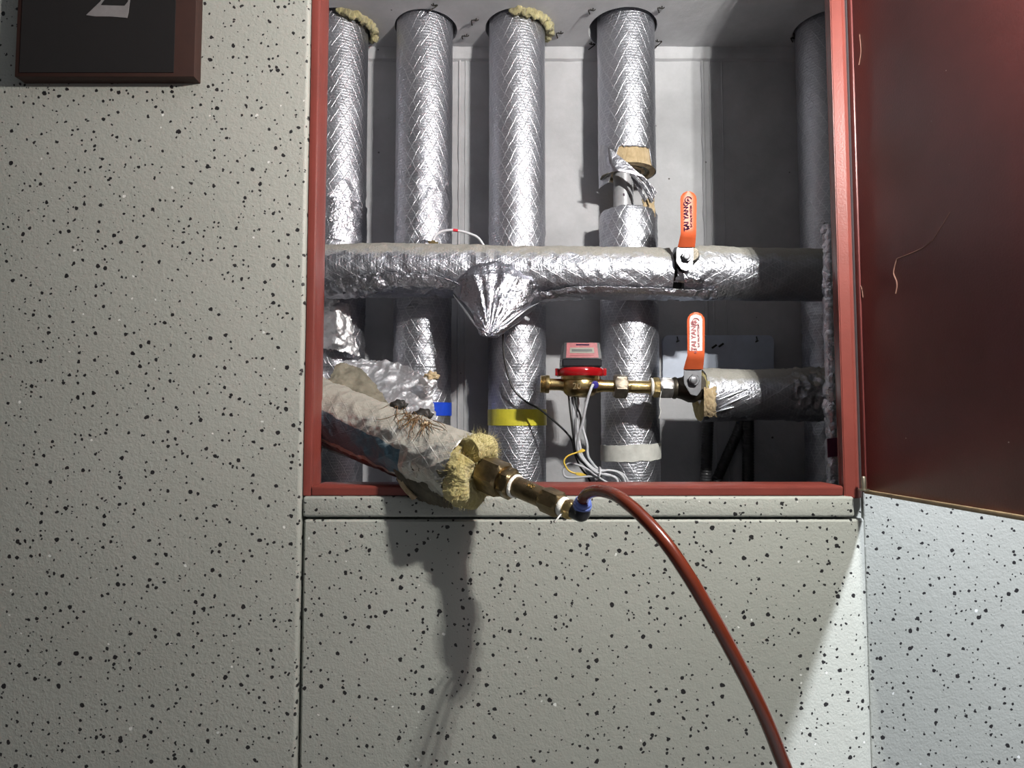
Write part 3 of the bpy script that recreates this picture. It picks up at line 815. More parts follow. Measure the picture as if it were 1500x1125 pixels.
# sagging strips of jacket under the left half: wrinkled lower lip
o = patch('jacket_lip', [[P(470, 415, 1.628), P(520, 402, 1.618), P(580, 399, 1.615), P(640, 404, 1.616), P(672, 416, 1.622)], [P(474, 432, 1.66), P(520, 425, 1.640), P(580, 420, 1.632), P(640, 424, 1.636), P(676, 430, 1.66)], [P(480, 438, 1.70), P(520, 437, 1.68), P(580, 436, 1.675), P(640, 436, 1.68), P(670, 437, 1.70)]], M['foil_c'], None, 110, 40, 0.004, 30, 0.04, 0.0015, 3.3); under(o, up)
# tee
tp = catmull([P(728, 388, 1.71), P(729, 410, 1.680), P(729, 430, 1.658), P(727, 450, 1.632), P(722, 470, 1.605), P(717, 487, 1.585), P(716, 493, 1.583)], 14)
def interp(x, tab):
    for (a_, va), (b_, vb) in zip(tab, tab[1:]):
        if x <= b_: return va + (vb - va) * max(0, (x - a_)) / (b_ - a_)
    return tab[-1][1]
TEE = [(0, 0.085), (0.2, 0.118), (0.38, 0.124), (0.58, 0.093), (0.78, 0.056), (0.95, 0.028), (1, 0.018)]
def fan(p, s, a):
    d = p - P(717, 492, 1.58); an = math.atan2(d.x, d.z)
    return crk(p, 24, 0.006) + (0.35 - abs(noise.noise(Vector((an * 7, d.length * 5, 1))))) * 0.010
o = tube('tee_wrap', tp, lambda s: interp(s, TEE), M['foil_c'], None, 128, fan, True, 0, 0, lambda s, th: 1.0 - 0.45 * abs(math.cos(th))); under(o, up)
def crease(pts, r):
    o = tube('foil_crease', catmull(pts, 10), lambda s: r * (0.25 + 0.75 * math.sin(PI * min(1, max(0, s)))), M['alu'], None, 8); return under(o, up)
crease([P(664, 432, 1.64), P(682, 456, 1.62), P(706, 490, 1.585)], 0.0030)
crease([P(790, 443, 1.64), P(764, 459, 1.60), P(726, 491, 1.580)], 0.0030)
# second roll hanging under the right half (wrinkled lower jacket edge)
o = patch('jacket_lip', [[P(790, 428, 1.64), P(850, 419, 1.630), P(920, 420, 1.630), P(1000, 423, 1.630), P(1050, 424, 1.632)], [P(786, 442, 1.66), P(850, 431, 1.645), P(920, 431, 1.645), P(1000, 434, 1.645), P(1052, 436, 1.65)], [P(800, 441, 1.70), P(850, 440, 1.69), P(920, 440, 1.69), P(1000, 440, 1.69), P(1045, 441, 1.69)]], M['foil_c'], None, 120, 30, 0.003, 30, 0.05, 0.0015, 9.3); under(o, up)

# lever valve ------------------------------------------------------
def lever(root, cx, topy, midy, boty, wtop, wbot, skew, Y, lines, faded):
    """flat steel lever in an orange grip, bent off the stem; px outline at distance Y"""
    out = []
    r = wtop / 2; yt = topy + r
    for k in range(13):
        a = PI - PI * k / 12; out.append((cx + r * math.cos(a), yt - r * math.sin(a), 0))
    ys = [yt + (midy - yt) * i / 6 for i in range(1, 7)]
    R = [(cx + r - (wtop - wbot) * 0.25 * (i + 1) / 6, y) for i, y in enumerate(ys)]
    Lf = [(cx - r + (wtop - wbot) * 0.25 * (i + 1) / 6, y) for i, y in enumerate(ys)]
    Rb = [(R[-1][0] + skew * t * 0.3, midy + (boty - midy) * t) for t in (0.35, 0.7, 1.0)]
    Lb = [(Lf[-1][0] + skew * t, midy + (boty - midy) * t) for t in (0.35, 0.7, 1.0)]
    poly = [(x, y) for x, y, _ in out] + R + Rb + Lb[::-1] + Lf[::-1]
    def yy(py): return Y - 0.030 if py < midy else Y - 0.030 + 0.026 * (py - midy) / (boty - midy)
    bm = bmesh.new()
    # build as rows so the bend is clean
    rows = []
    yl = [topy + 0.4, topy + r * 0.25, topy + r * 0.6, yt] + ys + [midy + (boty - midy) * t for t in (0.35, 0.7, 1.0)]
    for py in yl:
        if py < yt: hw = math.sqrt(max(0, r * r - (yt - py) ** 2)); l_, r__ = cx - hw, cx + hw
        elif py <= midy + 0.01:
            t = (py - yt) / (midy - yt); l_ = cx - r + (wtop - wbot) * 0.25 * t; r__ = cx + r - (wtop - wbot) * 0.25 * t
        else:
            t = (py - midy) / (boty - midy); l_ = Lf[-1][0] + skew * t; r__ = R[-1][0] + skew * t * 0.35
        row = []
        for j in range(9):
            u = j / 8; x = l_ + (r__ - l_) * u
            dome = 0.0035 * (1 - (2 * u - 1) ** 4)
            row.append((x, py, yy(py) - dome))
        rows.append(row)
    F_ = [[bm.verts.new(P(*q)) for q in row] for row in rows]
    B_ = [[bm.verts.new(P(q[0], q[1], yy(q[1]) + 0.0055)) for q in row] for row in rows]
    for i in range(len(rows) - 1):
        for j in range(8):
            bm.faces.new((F_[i][j], F_[i][j + 1], F_[i + 1][j + 1], F_[i + 1][j])); bm.faces.new((B_[i][j], B_[i + 1][j], B_[i + 1][j + 1], B_[i][j + 1]))
        bm.faces.new((F_[i][0], F_[i + 1][0], B_[i + 1][0], B_[i][0])); bm.faces.new((F_[i][8], B_[i][8], B_[i + 1][8], F_[i + 1][8]))
    for j in range(8):
        bm.faces.new((F_[0][j], B_[0][j], B_[0][j + 1], F_[0][j + 1])); bm.faces.new((F_[-1][j], F_[-1][j + 1], B_[-1][j + 1], B_[-1][j]))
    bmesh.ops.recalc_face_normals(bm, faces=bm.faces[:])
    g = from_bm('lever_grip', bm, M['orange']); sharp(g, 50); under(g, root)
    g['label'] = 'orange lever grip'
    Yt = Y - 0.0350
    c0 = P(cx, (topy + midy) / 2, Yt)
    base = lambda px, py: Matrix.Translation(P(px, py, Yt)) @ Matrix.Rotation(PI / 2, 4, 'X') @ Matrix.Rotation(PI / 2, 4, 'Z')
    mt = M['ink']
    if faded:
        # worn patch of pale print down the middle of the grip
        bm = bmesh.new(); ring = []
        w_ = wtop * 0.36
        pp = [(cx - w_, midy - 6), (cx - w_, yt - 2), (cx - w_ * 0.8, yt - r * 0.55), (cx, yt - r * 0.75), (cx + w_ * 0.8, yt - r * 0.55), (cx + w_, yt - 2), (cx + w_, midy - 6)]
        f = bm.faces.new([bm.verts.new(P(a, b, Y - 0.0338)) for a, b in pp])
        r2 = bmesh.ops.extrude_face_region(bm, geom=[f]); 
        for v in r2['geom']:
            if isinstance(v, bmesh.types.BMVert): v.co.y += 0.0006
        bmesh.ops.recalc_face_normals(bm, faces=bm.faces[:])
        from_bm('worn_print', bm, M['fade'], g)
        Yt = Y - 0.0350; mt = M['ink_f']
    for (s, sz, px, py) in lines:
        text('lever_lettering', s, sz, mt, g, base(px, py), 0.0003)
    # maker's mark: ring with a small cross stroke
    mk = P(cx, yt + 1, Y - 0.0352)
    rr = 0.0085
    pts = [mk + Vector((rr * math.cos(a), 0, rr * math.sin(a))) for a in [0.3 + 5.3 * i / 20 for i in range(21)]]
    tube('maker_mark', pts, 0.0011, mt, g, 6)
    text('maker_mark', 'K', 0.011, mt, g, Matrix.Translation(mk) @ Matrix.Rotation(PI / 2, 4, 'X'), 0.0003)
def plate_px(name, pts, Y, th, mat, root, bev=0.0008):
    q = [P(a, b, Y) for a, b in pts]; o = prism(name, [(v.x, v.z) for v in q], Y, Y + th, mat, None, bev, 2); return under(o, root)
v1 = thing('ball_valve', 'ball valve set in the upper cross pipe, lettered orange lever pointing up', 'valve', P(1004, 376, 1.62))
lever(v1, 1008.5, 280, 342, 362, 24, 21, -4.5, 1.60, [('TAI YANG', 0.0165, 1005.5, 317), ('D-K VALVE SYSTEM', 0.0066, 1012.5, 317), ('M', 0.012, 1008, 333)], False)
plate_px('lever_bracket', [(994, 360), (1016, 361), (1015, 392), (1006, 397), (998, 394), (991, 384), (991, 366)], 1.597, 0.004, M['zinc'], v1)
lathe_ = lambda n, px, py, Y, prof, mat, root, seg=32: under(lathe(n, P(px, py, Y), P(px, py, Y) + Vector((0, -1, 0)), prof, mat, None, seg), root)
lathe_('stem_boss', 1004, 380, 1.66, [(0, 0.034), (0.040, 0.026), (0.048, 0.020), (0.060, 0.018)], M['valve'], v1)
under(hexnut('stem_nut', P(1005.5, 376, 1.597), P(1005.5, 376, 1.597) + Vector((0, -0.010, 0)), 0.0150, M['zinc'], None), v1)
lathe_('stem_end', 1005.5, 376, 1.588, [(0, 0.0085), (0.006, 0.0085), (0.007, 0.006), (0.0065, 0.0)], M['zinc'], v1)
o = patch('foil_collar', [[P(990, 392, 1.622), P(1000, 400, 1.606), P(1012, 402, 1.605), P(1024, 404, 1.612)], [P(992, 402, 1.618), P(1003, 409, 1.608), P(1016, 409, 1.607), P(1032, 410, 1.614)], [P(985, 414, 1.626), P(1002, 415, 1.618), P(1020, 416, 1.618), P(1036, 414, 1.622)]], M['foil_c'], None, 40, 24, 0.003, 40, 0.05, 0.0015, 1.3); under(o, v1)

# ------------------------------------------------------------------ lower cross pipe
lp = thing('insulated_cross_pipe', 'lower horizontal foil-wrapped pipe stub at right with cut yellow wool end', 'pipe', P(1110, 577, HYc))
a = P(1026, 579, HYc); b = P(1250, 577, HYc)
def lowdisp(p, s, an): return crk(p, 12, 0.003) + crk(p, 30, 0.004 * max(0, 1 - s * 2) + (0.014 if 0.55 < s < 0.85 else 0))
o = tube('foil_jacket', line(a, b, 130), lambda s: Hr * (1.0 + 0.05 * max(0, 1 - s * 4)), M['foil_d'], None, 96, lowdisp, True, endj=lambda th, e: (noise.noise(Vector((th * 2, 1, 5))) * 0.010) if e == 0 else 0); under(o, lp)
# wool end
def woolring(name, c, t, rmaj, rmin, a0, a1, mat, seed, stretch=1.0, noise_amp=0.5, nA=170, nS=48):
    t = t.normalized(); ref = Vector((0, 0, 1)); u = (ref - t * ref.dot(t)).normalized(); v = t.cross(u)
    vs, fs = [], []; full = abs(a1 - a0) >= 2 * PI - 0.01
    for i in range(nA + (0 if full else 1)):
        al = a0 + (a1 - a0) * i / nA; d = u * math.cos(al) + v * math.sin(al)
        tp_ = 1 if full else min(1, (i + 1) / 7, (nA - i + 1) / 7)
        tp_ = math.sin(tp_ * PI / 2)
        for k in range(nS):
            th = 2 * PI * k / nS
            off = d * math.cos(th) * rmin * tp_ + t * math.sin(th) * rmin * stretch * tp_
            p = c + d * rmaj + off
            q = p * 35 + Vector((seed, 0, 0))
            kk = noise_amp * (noise.noise(q * 0.7) + 0.45 * noise.noise(q * 1.9) + 0.22 * noise.noise(q * 8) + 0.12 * noise.noise(q * 18))
            vs.append(tuple(p + off * kk))
    nR = nA if full else nA
    for i in range(nR):
        i2 = (i + 1) % nA if full else i + 1
        for k in range(nS):
            k2 = (k + 1) % nS; fs.append((i * nS + k, i * nS + k2, i2 * nS + k2, i2 * nS + k))
    if not full: fs.append(tuple(range(nS))); fs.append(tuple(nA * nS + k for k in range(nS)))
    me = bpy.data.meshes.new(name); me.from_pydata(vs, [], fs)
    bm = bmesh.new(); bm.from_mesh(me); bmesh.ops.recalc_face_normals(bm, faces=bm.faces[:]); bm.to_mesh(me); bm.free()
    o = link(name, me, M[mat], None); me.shade_smooth(); return o
o = woolring('wool_end', a + Vector((0.002, 0, 0)), Vector((-1, 0, 0)), 0.045, 0.024, 0, 2 * PI, 'wool', 3, 0.45, 0.25); under(o, lp)
# tan felt bared where the foil is torn
def on_cyl(px, py, r, c=a):
    """point on the lower pipe surface under a pixel"""
    o0 = Vector((0, 0, CZ)); d = P(px, py, 1.0) - o0
    oy, oz = o0.y - HYc, o0.z - c.z
    A = d.y ** 2 + d.z ** 2; B = 2 * (oy * d.y + oz * d.z); C = oy * oy + oz * oz - r * r
    disc = max(0, B * B - 4 * A * C); k = (-B - math.sqrt(disc)) / (2 * A); return o0 + d * k
rr_ = Hr + 0.0045
o = patch('bare_felt', [[on_cyl(x, y, rr_) for x in (1031, 1036, 1042, 1050)] for y in (566, 578, 592, 604, 611)], M['tan'], None, 30, 40, 0.002, 60, 0.08, 0.003, 2.0, '0111'); under(o, lp)
for i, (p0, p1) in enumerate([((1051, 586), (1096, 569)), ((1053, 598), (1096, 578)), ((1047, 604), (1075, 596))]):
    q = [on_cyl(p0[0] + (p1[0] - p0[0]) * t, p0[1] + (p1[1] - p0[1]) * t, Hr + 0.004) for t in (0, 0.33, 0.66, 1)]
    o = tube('foil_crease', catmull(q, 8), lambda s: 0.0025 * (0.3 + 0.7 * math.sin(PI * s)), M['alu'], None, 8); under(o, lp)
o = patch('hanging_foil_tear', [[on_cyl(1034, 606, Hr + 0.003), on_cyl(1050, 604, Hr + 0.003), on_cyl(1070, 600, Hr + 0.003)], [P(1026, 620, 1.655), P(1045, 613, 1.66), P(1068, 606, 1.665)]], M['foil_c'], None, 30, 10, 0.003, 50, 0.05, 0.0012, 7.0); under(o, lp)

# ------------------------------------------------------------------ brass line from the lower pipe: valve, tail, water meter
LY = 1.655
def LX(px): # centre line of the brass run
    return P(px, 562.5 + (px - 792) * 0.030, LY)
px2m = LY / F
v2 = thing('ball_valve', 'ball valve on the lower pipe end beside the meter, orange lever with worn print', 'valve', LX(1010))
under(lathe('valve_body', LX(984), LX(1030), [(0, 0.026), (0.006, 0.029), (0.010, 0.029), (0.012, 0.026), (0.028, 0.030), (0.045, 0.037), (0.060, 0.037), (0.070, 0.031), (0.095, 0.028)], M['valve'], None, 40), v2)
lever(v2, 1019.5, 457, 520, 541, 26, 24, -6, 1.60, [('TAI YANG', 0.0165, 1016.5, 492), ('D-K VALVE SYSTEM', 0.0066, 1023.5, 492), ('0-2', 0.009, 1019, 514)], True)
plate_px('lever_bracket', [(1002, 539), (1028, 540), (1027, 572), (1021, 580), (1012, 578), (1002, 562)], 1.597, 0.004, M['zinc'], v2)
lathe_('stem_boss', 1013, 562, 1.66, [(0, 0.030), (0.030, 0.026), (0.045, 0.021), (0.060, 0.020)], M['valve'], v2)
under(hexnut('stem_nut', P(1015.5, 557, 1.597), P(1015.5, 557, 1.597) + Vector((0, -0.010, 0)), 0.0150, M['zinc'], None), v2)
lathe_('stem_end', 1015.5, 557, 1.588, [(0, 0.0085), (0.006, 0.0085), (0.007, 0.006), (0.0065, 0.0)], M['zinc'], v2)
under(hexnut('union_nut', LX(965), LX(984), 0.0305, M['galv'], None, 0.15, 0.1), v2)
under(hexnut('brass_bush', LX(956), LX(966), 0.0265, M['brass'], None, 0.15, 0.5), v2)
o = woolring('thread_tape', LX(954), LX(960) - LX(954), 0.0215, 0.0035, 0, 2 * PI, 'ptfe', 1, 1.0, 0.3, 60, 8); under(o, v2)
o = wirepath('tape_thread', [LX(965) + Vector((0, -0.028, -0.01)), P(966, 592, 1.625), P(968, 602, 1.625), P(965, 613, 1.625)], 0.0008, M['ptfe'], None, 6, 6); under(o, v2)

wm = thing('water_meter', 'brass water meter with red ring and black display housing', 'meter', P(850, 563, LY))
under(lathe('threaded_inlet', LX(791.5), LX(806), [(0, 0.020), (0.001, 0.0232)] + [(0.002 + i * 0.0016, 0.0232 if i % 2 else 0.0222) for i in range(8)] + [(0.0165, 0.0238), (0.023, 0.0238), (0.025, 0.018)], M['brass'], None, 48), wm)
under(lathe('meter_neck', LX(804), LX(902), [(0, 0.0155), (0.03, 0.0155), (0.05, 0.020), (0.075, 0.030), (0.10, 0.030), (0.125, 0.020), (0.145, 0.0155), (0.178, 0.0155)], M['brass'], None, 40), wm)
mc = P(850, 563, LY)
z_ = lambda py: P(850, py, LY - 0.05).z
def vl(name, prof, mat, cx=850, seg=48, root=wm):
    c_ = P(cx, 563, LY); base = Vector((c_.x, LY, 0))
    return under(lathe(name, base, base + Vector((0, 0, 1)), prof, mat, None, seg), root)
vl('meter_bowl', [(z_(581), 0.022), (z_(579), 0.034), (z_(574), 0.043), (z_(568), 0.047), (z_(560), 0.0485), (z_(556), 0.046), (z_(555), 0.050), (z_(549), 0.051)], M['brass'])
vl('clamp_ring', [(z_(550.5), 0.050), (z_(550), 0.060), (z_(547), 0.0625), (z_(543), 0.0635), (z_(540), 0.0625), (z_(538), 0.060), (z_(537), 0.052)], M['ring_red'])
for sgn in (-1, 1):
    x0 = mc.x + sgn * 0.058; o = box('ring_lug', (min(x0, x0 + sgn * 0.009), LY - 0.018, z_(549)), (max(x0, x0 + sgn * 0.009), LY + 0.004, z_(538)), M['ring_red'], None, 0.0015); under(o, wm)
# housing: lower block and sloped display
zb_, zm_, zt_ = z_(537), z_(525), z_(500)
def hexa_solid(name, pts8, mat, root, bev=0.002):
    bm = bmesh.new(); v = [bm.verts.new(p) for p in pts8]
    for f in ((0, 1, 2, 3), (4, 5, 6, 7), (0, 1, 5, 4), (1, 2, 6, 5), (2, 3, 7, 6), (3, 0, 4, 7)): bm.faces.new([v[i] for i in f])
    bmesh.ops.recalc_face_normals(bm, faces=bm.faces[:])
    if bev: bmesh.ops.bevel(bm, geom=bm.edges[:], offset=bev, segments=3, affect='EDGES')
    o = from_bm(name, bm, mat); sharp(o); return under(o, root)
hw = 0.0515; cx_ = mc.x
yf = LY - 0.046; yb = LY + 0.046
hexa_solid('display_housing', [Vector((cx_ - hw, yf, zb_)), Vector((cx_ + hw, yf, zb_)), Vector((cx_ + hw, yb, zb_)), Vector((cx_ - hw, yb, zb_)),
                               Vector((cx_ - hw, yf, zm_)), Vector((cx_ + hw, yf, zm_)), Vector((cx_ + hw, yb, zm_)), Vector((cx_ - hw, yb, zm_))], M['black'], wm, 0.003)
yt2 = yf + 0.014
head = hexa_solid('display_head', [Vector((cx_ - hw, yf + 0.001, zm_ - 0.002)), Vector((cx_ + hw, yf + 0.001, zm_ - 0.002)), Vector((cx_ + hw, yb, zm_ - 0.002)), Vector((cx_ - hw, yb, zm_ - 0.002)),
                            Vector((cx_ - hw * 0.88, yt2, zt_)), Vector((cx_ + hw * 0.92, yt2, zt_)), Vector((cx_ + hw * 0.92, yb - 0.01, zt_)), Vector((cx_ - hw * 0.88, yb - 0.01, zt_))], M['black'], wm, 0.002)
def face_pt(u, v, off=0.0):     # u -1..1, v 0..1 up the sloped face
    x = cx_ + hw * u * (0.97 - 0.07 * v); y = (yf + 0.001) + (yt2 - yf - 0.001) * v - off; z = zm_ + (zt_ - zm_) * v
    return Vector((x, y, z))
def fplate(name, u0, u1, v0, v1, off, mat):
    th = 0.0012
    o = hexa_solid(name, [face_pt(u0, v0, off), face_pt(u1, v0, off), face_pt(u1, v0, off - th), face_pt(u0, v0, off - th), face_pt(u0, v1, off), face_pt(u1, v1, off), face_pt(u1, v1, off - th), face_pt(u0, v1, off - th)], mat, wm, 0)
    o.parent = head; o.location = (0, 0, 0); return o
fplate('face_label', -0.82, 0.86, 0.05, 0.96, 0.0012, M['label_red'])
fplate('display_window', -0.64, 0.66, 0.33, 0.66, 0.0020, M['lcd'])
fplate('display_digits', -0.54, 0.56, 0.42, 0.57, 0.0026, M['lcd_bar'])
fplate('label_print', -0.30, 0.42, 0.80, 0.88, 0.0020, M['ink'])
fplate('label_print', -0.62, 0.62, 0.17, 0.23, 0.0020, plain('dark_red_print', (0.22, 0.01, 0.02), 0.4, 0, bs=0))
under(text('casting_mark', '20', 0.022, M['brass_d'], None, Matrix.Translation(P(845, 566, LY - 0.0500)) @ Matrix.Rotation(PI / 2, 4, 'X'), 0.0012), wm)
under(text('casting_mark', 'mm', 0.010, M['brass_d'], None, Matrix.Translation(P(857, 567, LY - 0.0492)) @ Matrix.Rotation(PI / 2, 4, 'X'), 0.0012), wm)
o = patch_ = None
# sensor port
sp = P(870, 563, LY - 0.045)
under(lathe('sensor_boss', sp + Vector((0, 0.03, 0)), sp + Vector((0, 0, -0.002)), [(0, 0.012), (0.028, 0.010), (0.030, 0.009)], M['brass_d'], None, 24), wm)
under(lathe('sensor_seal', sp + Vector((0.002, -0.001, 0)), sp + Vector((0.002, -0.02, -0.006)), [(0, 0.0095), (0.007, 0.0095), (0.008, 0.0075)], M['navy'], None, 24), wm)
# meter tail coupling
mt_ = thing('meter_coupling', 'brass coupling with dull hexagon nut joining meter to valve', 'pipe fitting', LX(925))
under(hexnut('coupling_nut', LX(899), LX(918), 0.0335, M['nut'], None, 0.12, 0.25), mt_)
under(lathe('tail_pipe', LX(917), LX(956), [(0, 0.019), (0.008, 0.0165), (0.058, 0.0165), (0.062, 0.019), (0.07, 0.019)], M['brass'], None, 36), mt_)
o = box('tail_flat', (LX(922).x, LY - 0.0175, LX(922).z - 0.010), (LX(950).x, LY - 0.008, LX(950).z + 0.006), M['brass'], None, 0.002); under(o, mt_)

# ------------------------------------------------------------------ cables at the meter
def cab(root, pts, r, mat, name='strand', lab=None, seg=10):
    o = wirepath(name, [P(*p) for p in pts], r, M[mat], None, seg, 8)
    if root: under(o, root)
    return o
sc_ = cab(None, [(869, 563, 1.605), (866, 569, 1.592), (861, 584, 1.595), (857, 600, 1.60), (853, 620, 1.61), (847, 640, 1.62), (846, 655, 1.63), (850, 668, 1.63), (860, 680, 1.63), (872, 691, 1.62), (888, 696, 1.61), (898, 698, 1.60), (904, 703, 1.60), (905, 712, 1.60)], 0.0036, 'cable_g', 'sensor_cable')
tag(sc_, 'grey sensor cable curving down from the blue seal on meter', 'cable')
bd = thing('cable_bundle', 'looped bundle of grey cables hanging below the meter', 'cable', P(860, 680, 1.64))
cab(bd, [(838, 582, 1.655), (840, 600, 1.65), (841, 625, 1.65), (844, 650, 1.65), (848, 664, 1.645), (862, 680, 1.64), (876, 690, 1.64), (892, 689, 1.64), (905, 692, 1.64), (914, 701, 1.64), (917, 714, 1.64)], 0.0034, 'cable_g')
cab(bd, [(842, 582, 1.66), (845, 605, 1.655), (846, 630, 1.655), (849, 650, 1.65), (853, 668, 1.65), (866, 684, 1.65), (878, 691, 1.65), (898, 695, 1.65), (909, 703, 1.65), (910, 714, 1.65)], 0.0034, 'cable_g')
cab(bd, [(846, 582, 1.66), (850, 610, 1.655), (855, 632, 1.655), (860, 650, 1.65), (861, 666, 1.65), (866, 676, 1.65), (878, 688, 1.65), (900, 690, 1.65), (915, 697, 1.65), (923, 714, 1.65)], 0.0034, 'cable_g')
cab(bd, [(900, 712, 1.60), (886, 705, 1.61), (874, 697, 1.62), (858, 686, 1.63), (843, 680, 1.64), (831, 680, 1.65), (825, 689, 1.65), (828, 698, 1.65), (840, 700, 1.64), (866, 698, 1.63), (878, 702, 1.63), (888, 714, 1.63)], 0.0028, 'cable_g')
cab(bd, [(866, 690, 1.625), (876, 694, 1.62), (890, 695, 1.615), (901, 699, 1.61)], 0.0030, 'cable_w')
cab(bd, [(833, 580, 1.65), (835, 600, 1.645), (838, 625, 1.645), (841, 650, 1.645), (845, 668, 1.64), (858, 682, 1.66), (880, 700, 1.66), (890, 714, 1.66)], 0.0026, 'cable_b')
cab(bd, [(841, 580, 1.64), (845, 596, 1.64), (851, 612, 1.645), (849, 632, 1.66), (846, 650, 1.66), (852, 672, 1.67), (870, 694, 1.67), (876, 714, 1.67)], 0.0026, 'cable_b')
bc = cab(None, [(737, 488, 1.735), (738, 520, 1.735), (744, 548, 1.735), (752, 570, 1.73), (770, 588, 1.725), (790, 599, 1.71), (812, 617, 1.69), (830, 634, 1.675), (838, 646, 1.672), (842, 664, 1.675), (850, 684, 1.68), (862, 700, 1.69), (868, 716, 1.69)], 0.0028, 'cable_b', 'black_cable')
tag(bc, 'thin black cable slanting across the yellow-taped pipe towards the meter cables', 'cable')
zt = P(876, 694, 1.64)
pts = [zt + Vector((0.010 * math.cos(a_) * 0.5, 0.034 * math.sin(a_) - 0.0, 0.016 * math.cos(a_))) for a_ in [2 * PI * i / 24 for i in range(25)]]
o = tube('cable_tie', pts, 0.0022, M['cable_w'], None, 8); tag(o, 'white cable tie gripping the grey cable bundle', 'cable tie')
o = thing('twist_tie', 'yellow twist tie bowed round the grey cables', 'tie', P(840, 678, 1.60))
under(tube('tie_wire', catmull([P(856, 660, 1.60), P(845, 663, 1.60), (P(832, 668, 1.60)), P(826.5, 675, 1.60), P(828, 682, 1.60), P(834, 690, 1.60), P(845, 694, 1.60), P(856, 695.5, 1.60)], 8), 0.0022, M['yellow'], None, 8), o)
plate_px('tie_end', [(846, 661), (853, 657), (858, 659.5), (855, 662), (848, 664)], 1.597, 0.003, M['yellow'], o, 0.0005)
plate_px('tie_end', [(843, 692), (852, 692.5), (860, 696), (852, 697.5), (844, 696)], 1.597, 0.003, M['yellow'], o, 0.0005)
# white capillary tube with a red band above the cross pipe
ct = thing('capillary_tube', 'short white tube with red band arching above the upper pipe', 'tube', P(670, 345, 1.70))
arc = catmull([P(634, 362, 1.70), P(635.5, 350, 1.70), P(643, 341, 1.70), (P(655, 337.5, 1.70)), P(668, 337.5, 1.70), P(684, 341, 1.70), P(700, 348, 1.70), P(710, 362, 1.70)], 10)
under(tube('tube_body', arc, 0.0034, M['cable_w'], None, 12), ct)
i0 = min(range(len(arc)), key=lambda i: abs(arc[i].x - P(664.5, 337, 1.70).x)); i1 = min(range(len(arc)), key=lambda i: abs(arc[i].x - P(671, 338, 1.70).x))
under(tube('red_band', arc[i0:i1 + 1], 0.0042, M['t_red'], None, 12), ct)
under(lathe('brass_ferrule', P(626, 356, 1.70), P(642, 357, 1.70), [(0, 0.004), (0.004, 0.006), (0.010, 0.006), (0.012, 0.0085), (0.020, 0.0085), (0.022, 0.005), (0.030, 0.005)], M['brass'], None, 20), ct)
o = patch('foil_scrap', [[P(612, 352, 1.71), P(622, 351, 1.70), P(630, 353, 1.70)], [P(612, 362, 1.71), P(622, 361, 1.69), P(630, 362, 1.69)]], M['foil_c'], None, 14, 10, 0.003, 60, 0.05); under(o, ct)

# ------------------------------------------------------------------ board, conduits, foil strip, tie wires at the back
def rrect(x0, y0, x1, y1, r, Y):
    pts = []
    for cx, cy, a0 in ((x1 - r, y0 + r, -90), (x1 - r, y1 - r, 0), (x0 + r, y1 - r, 90), (x0 + r, y0 + r, 180)):
        for k in range(7): a_ = math.radians(a0 + 15 * k); pts.append((cx + r * math.cos(a_), cy + r * math.sin(a_)))
    return pts
bo = thing('wall_board', 'pale rounded board on the back wall behind the lower lever', 'board', P(1050, 530, 1.94))
plate_px('board_panel', rrect(971, 491, 1134, 572, 9, BY), 1.938, 0.014, M['plate'], bo, 0.001)
for px, py in ((992, 498), (1108, 498)):
    cab(bo, [(px, py - 5, 1.937), (px + 1, py, 1.934), (px - 1, py + 3, 1.933), (px + 3, py + 1, 1.934)], 0.0016, 'cable_b', 'hanging_clip')
for (x, y) in ((1046, 508), (1056, 506)):
    plate_px('adhesive_mark', [(x - 4, y + 1), (x + 3, y - 4), (x + 5, y - 2), (x - 2, y + 3)], 1.9365, 0.0015, M['near_black'], bo, 0)
def corrugated(pts, r, lab):
    path = catmull([P(*p) for p in pts], 50)
    lens = [0]
    for i in range(1, len(path)): lens.append(lens[-1] + (path[i] - path[i - 1]).length)
    tot = lens[-1]
    # resample finely
    n = int(tot / 0.0016); out = []; j = 0
    for i in range(n + 1):
        s = tot * i / n
        while j < len(lens) - 2 and lens[j + 1] < s: j += 1
        out.append(path[j].lerp(path[j + 1], (s - lens[j]) / max(1e-9, lens[j + 1] - lens[j])))
    o = tube('corrugated_conduit', out, lambda s: r * (1 + 0.11 * math.copysign(abs(math.sin(s * tot / 0.0085 * PI)) ** 0.5, 1)), M['cond'], None, 20)
    return tag(o, lab, 'conduit')
corrugated([(1039, 585, 1.905), (1037, 620, 1.90), (1035, 680, 1.895), (1033, 760, 1.90), (1033, 1150, 1.90)], 0.0155, 'black corrugated conduit rising behind the cut wool end of lower pipe')
corrugated([(1096, 585, 1.905), (1096, 620, 1.905), (1096, 700, 1.91), (1095, 1150, 1.91)], 0.0155, 'black corrugated conduit standing straight below the right of lower pipe')
corrugated([(1091, 590, 1.918), (1084, 625, 1.930), (1062, 675, 1.932), (1046, 720, 1.932), (1042, 800, 1.932), (1042, 1150, 1.932)], 0.014, 'black corrugated conduit slanting between the two upright conduits')
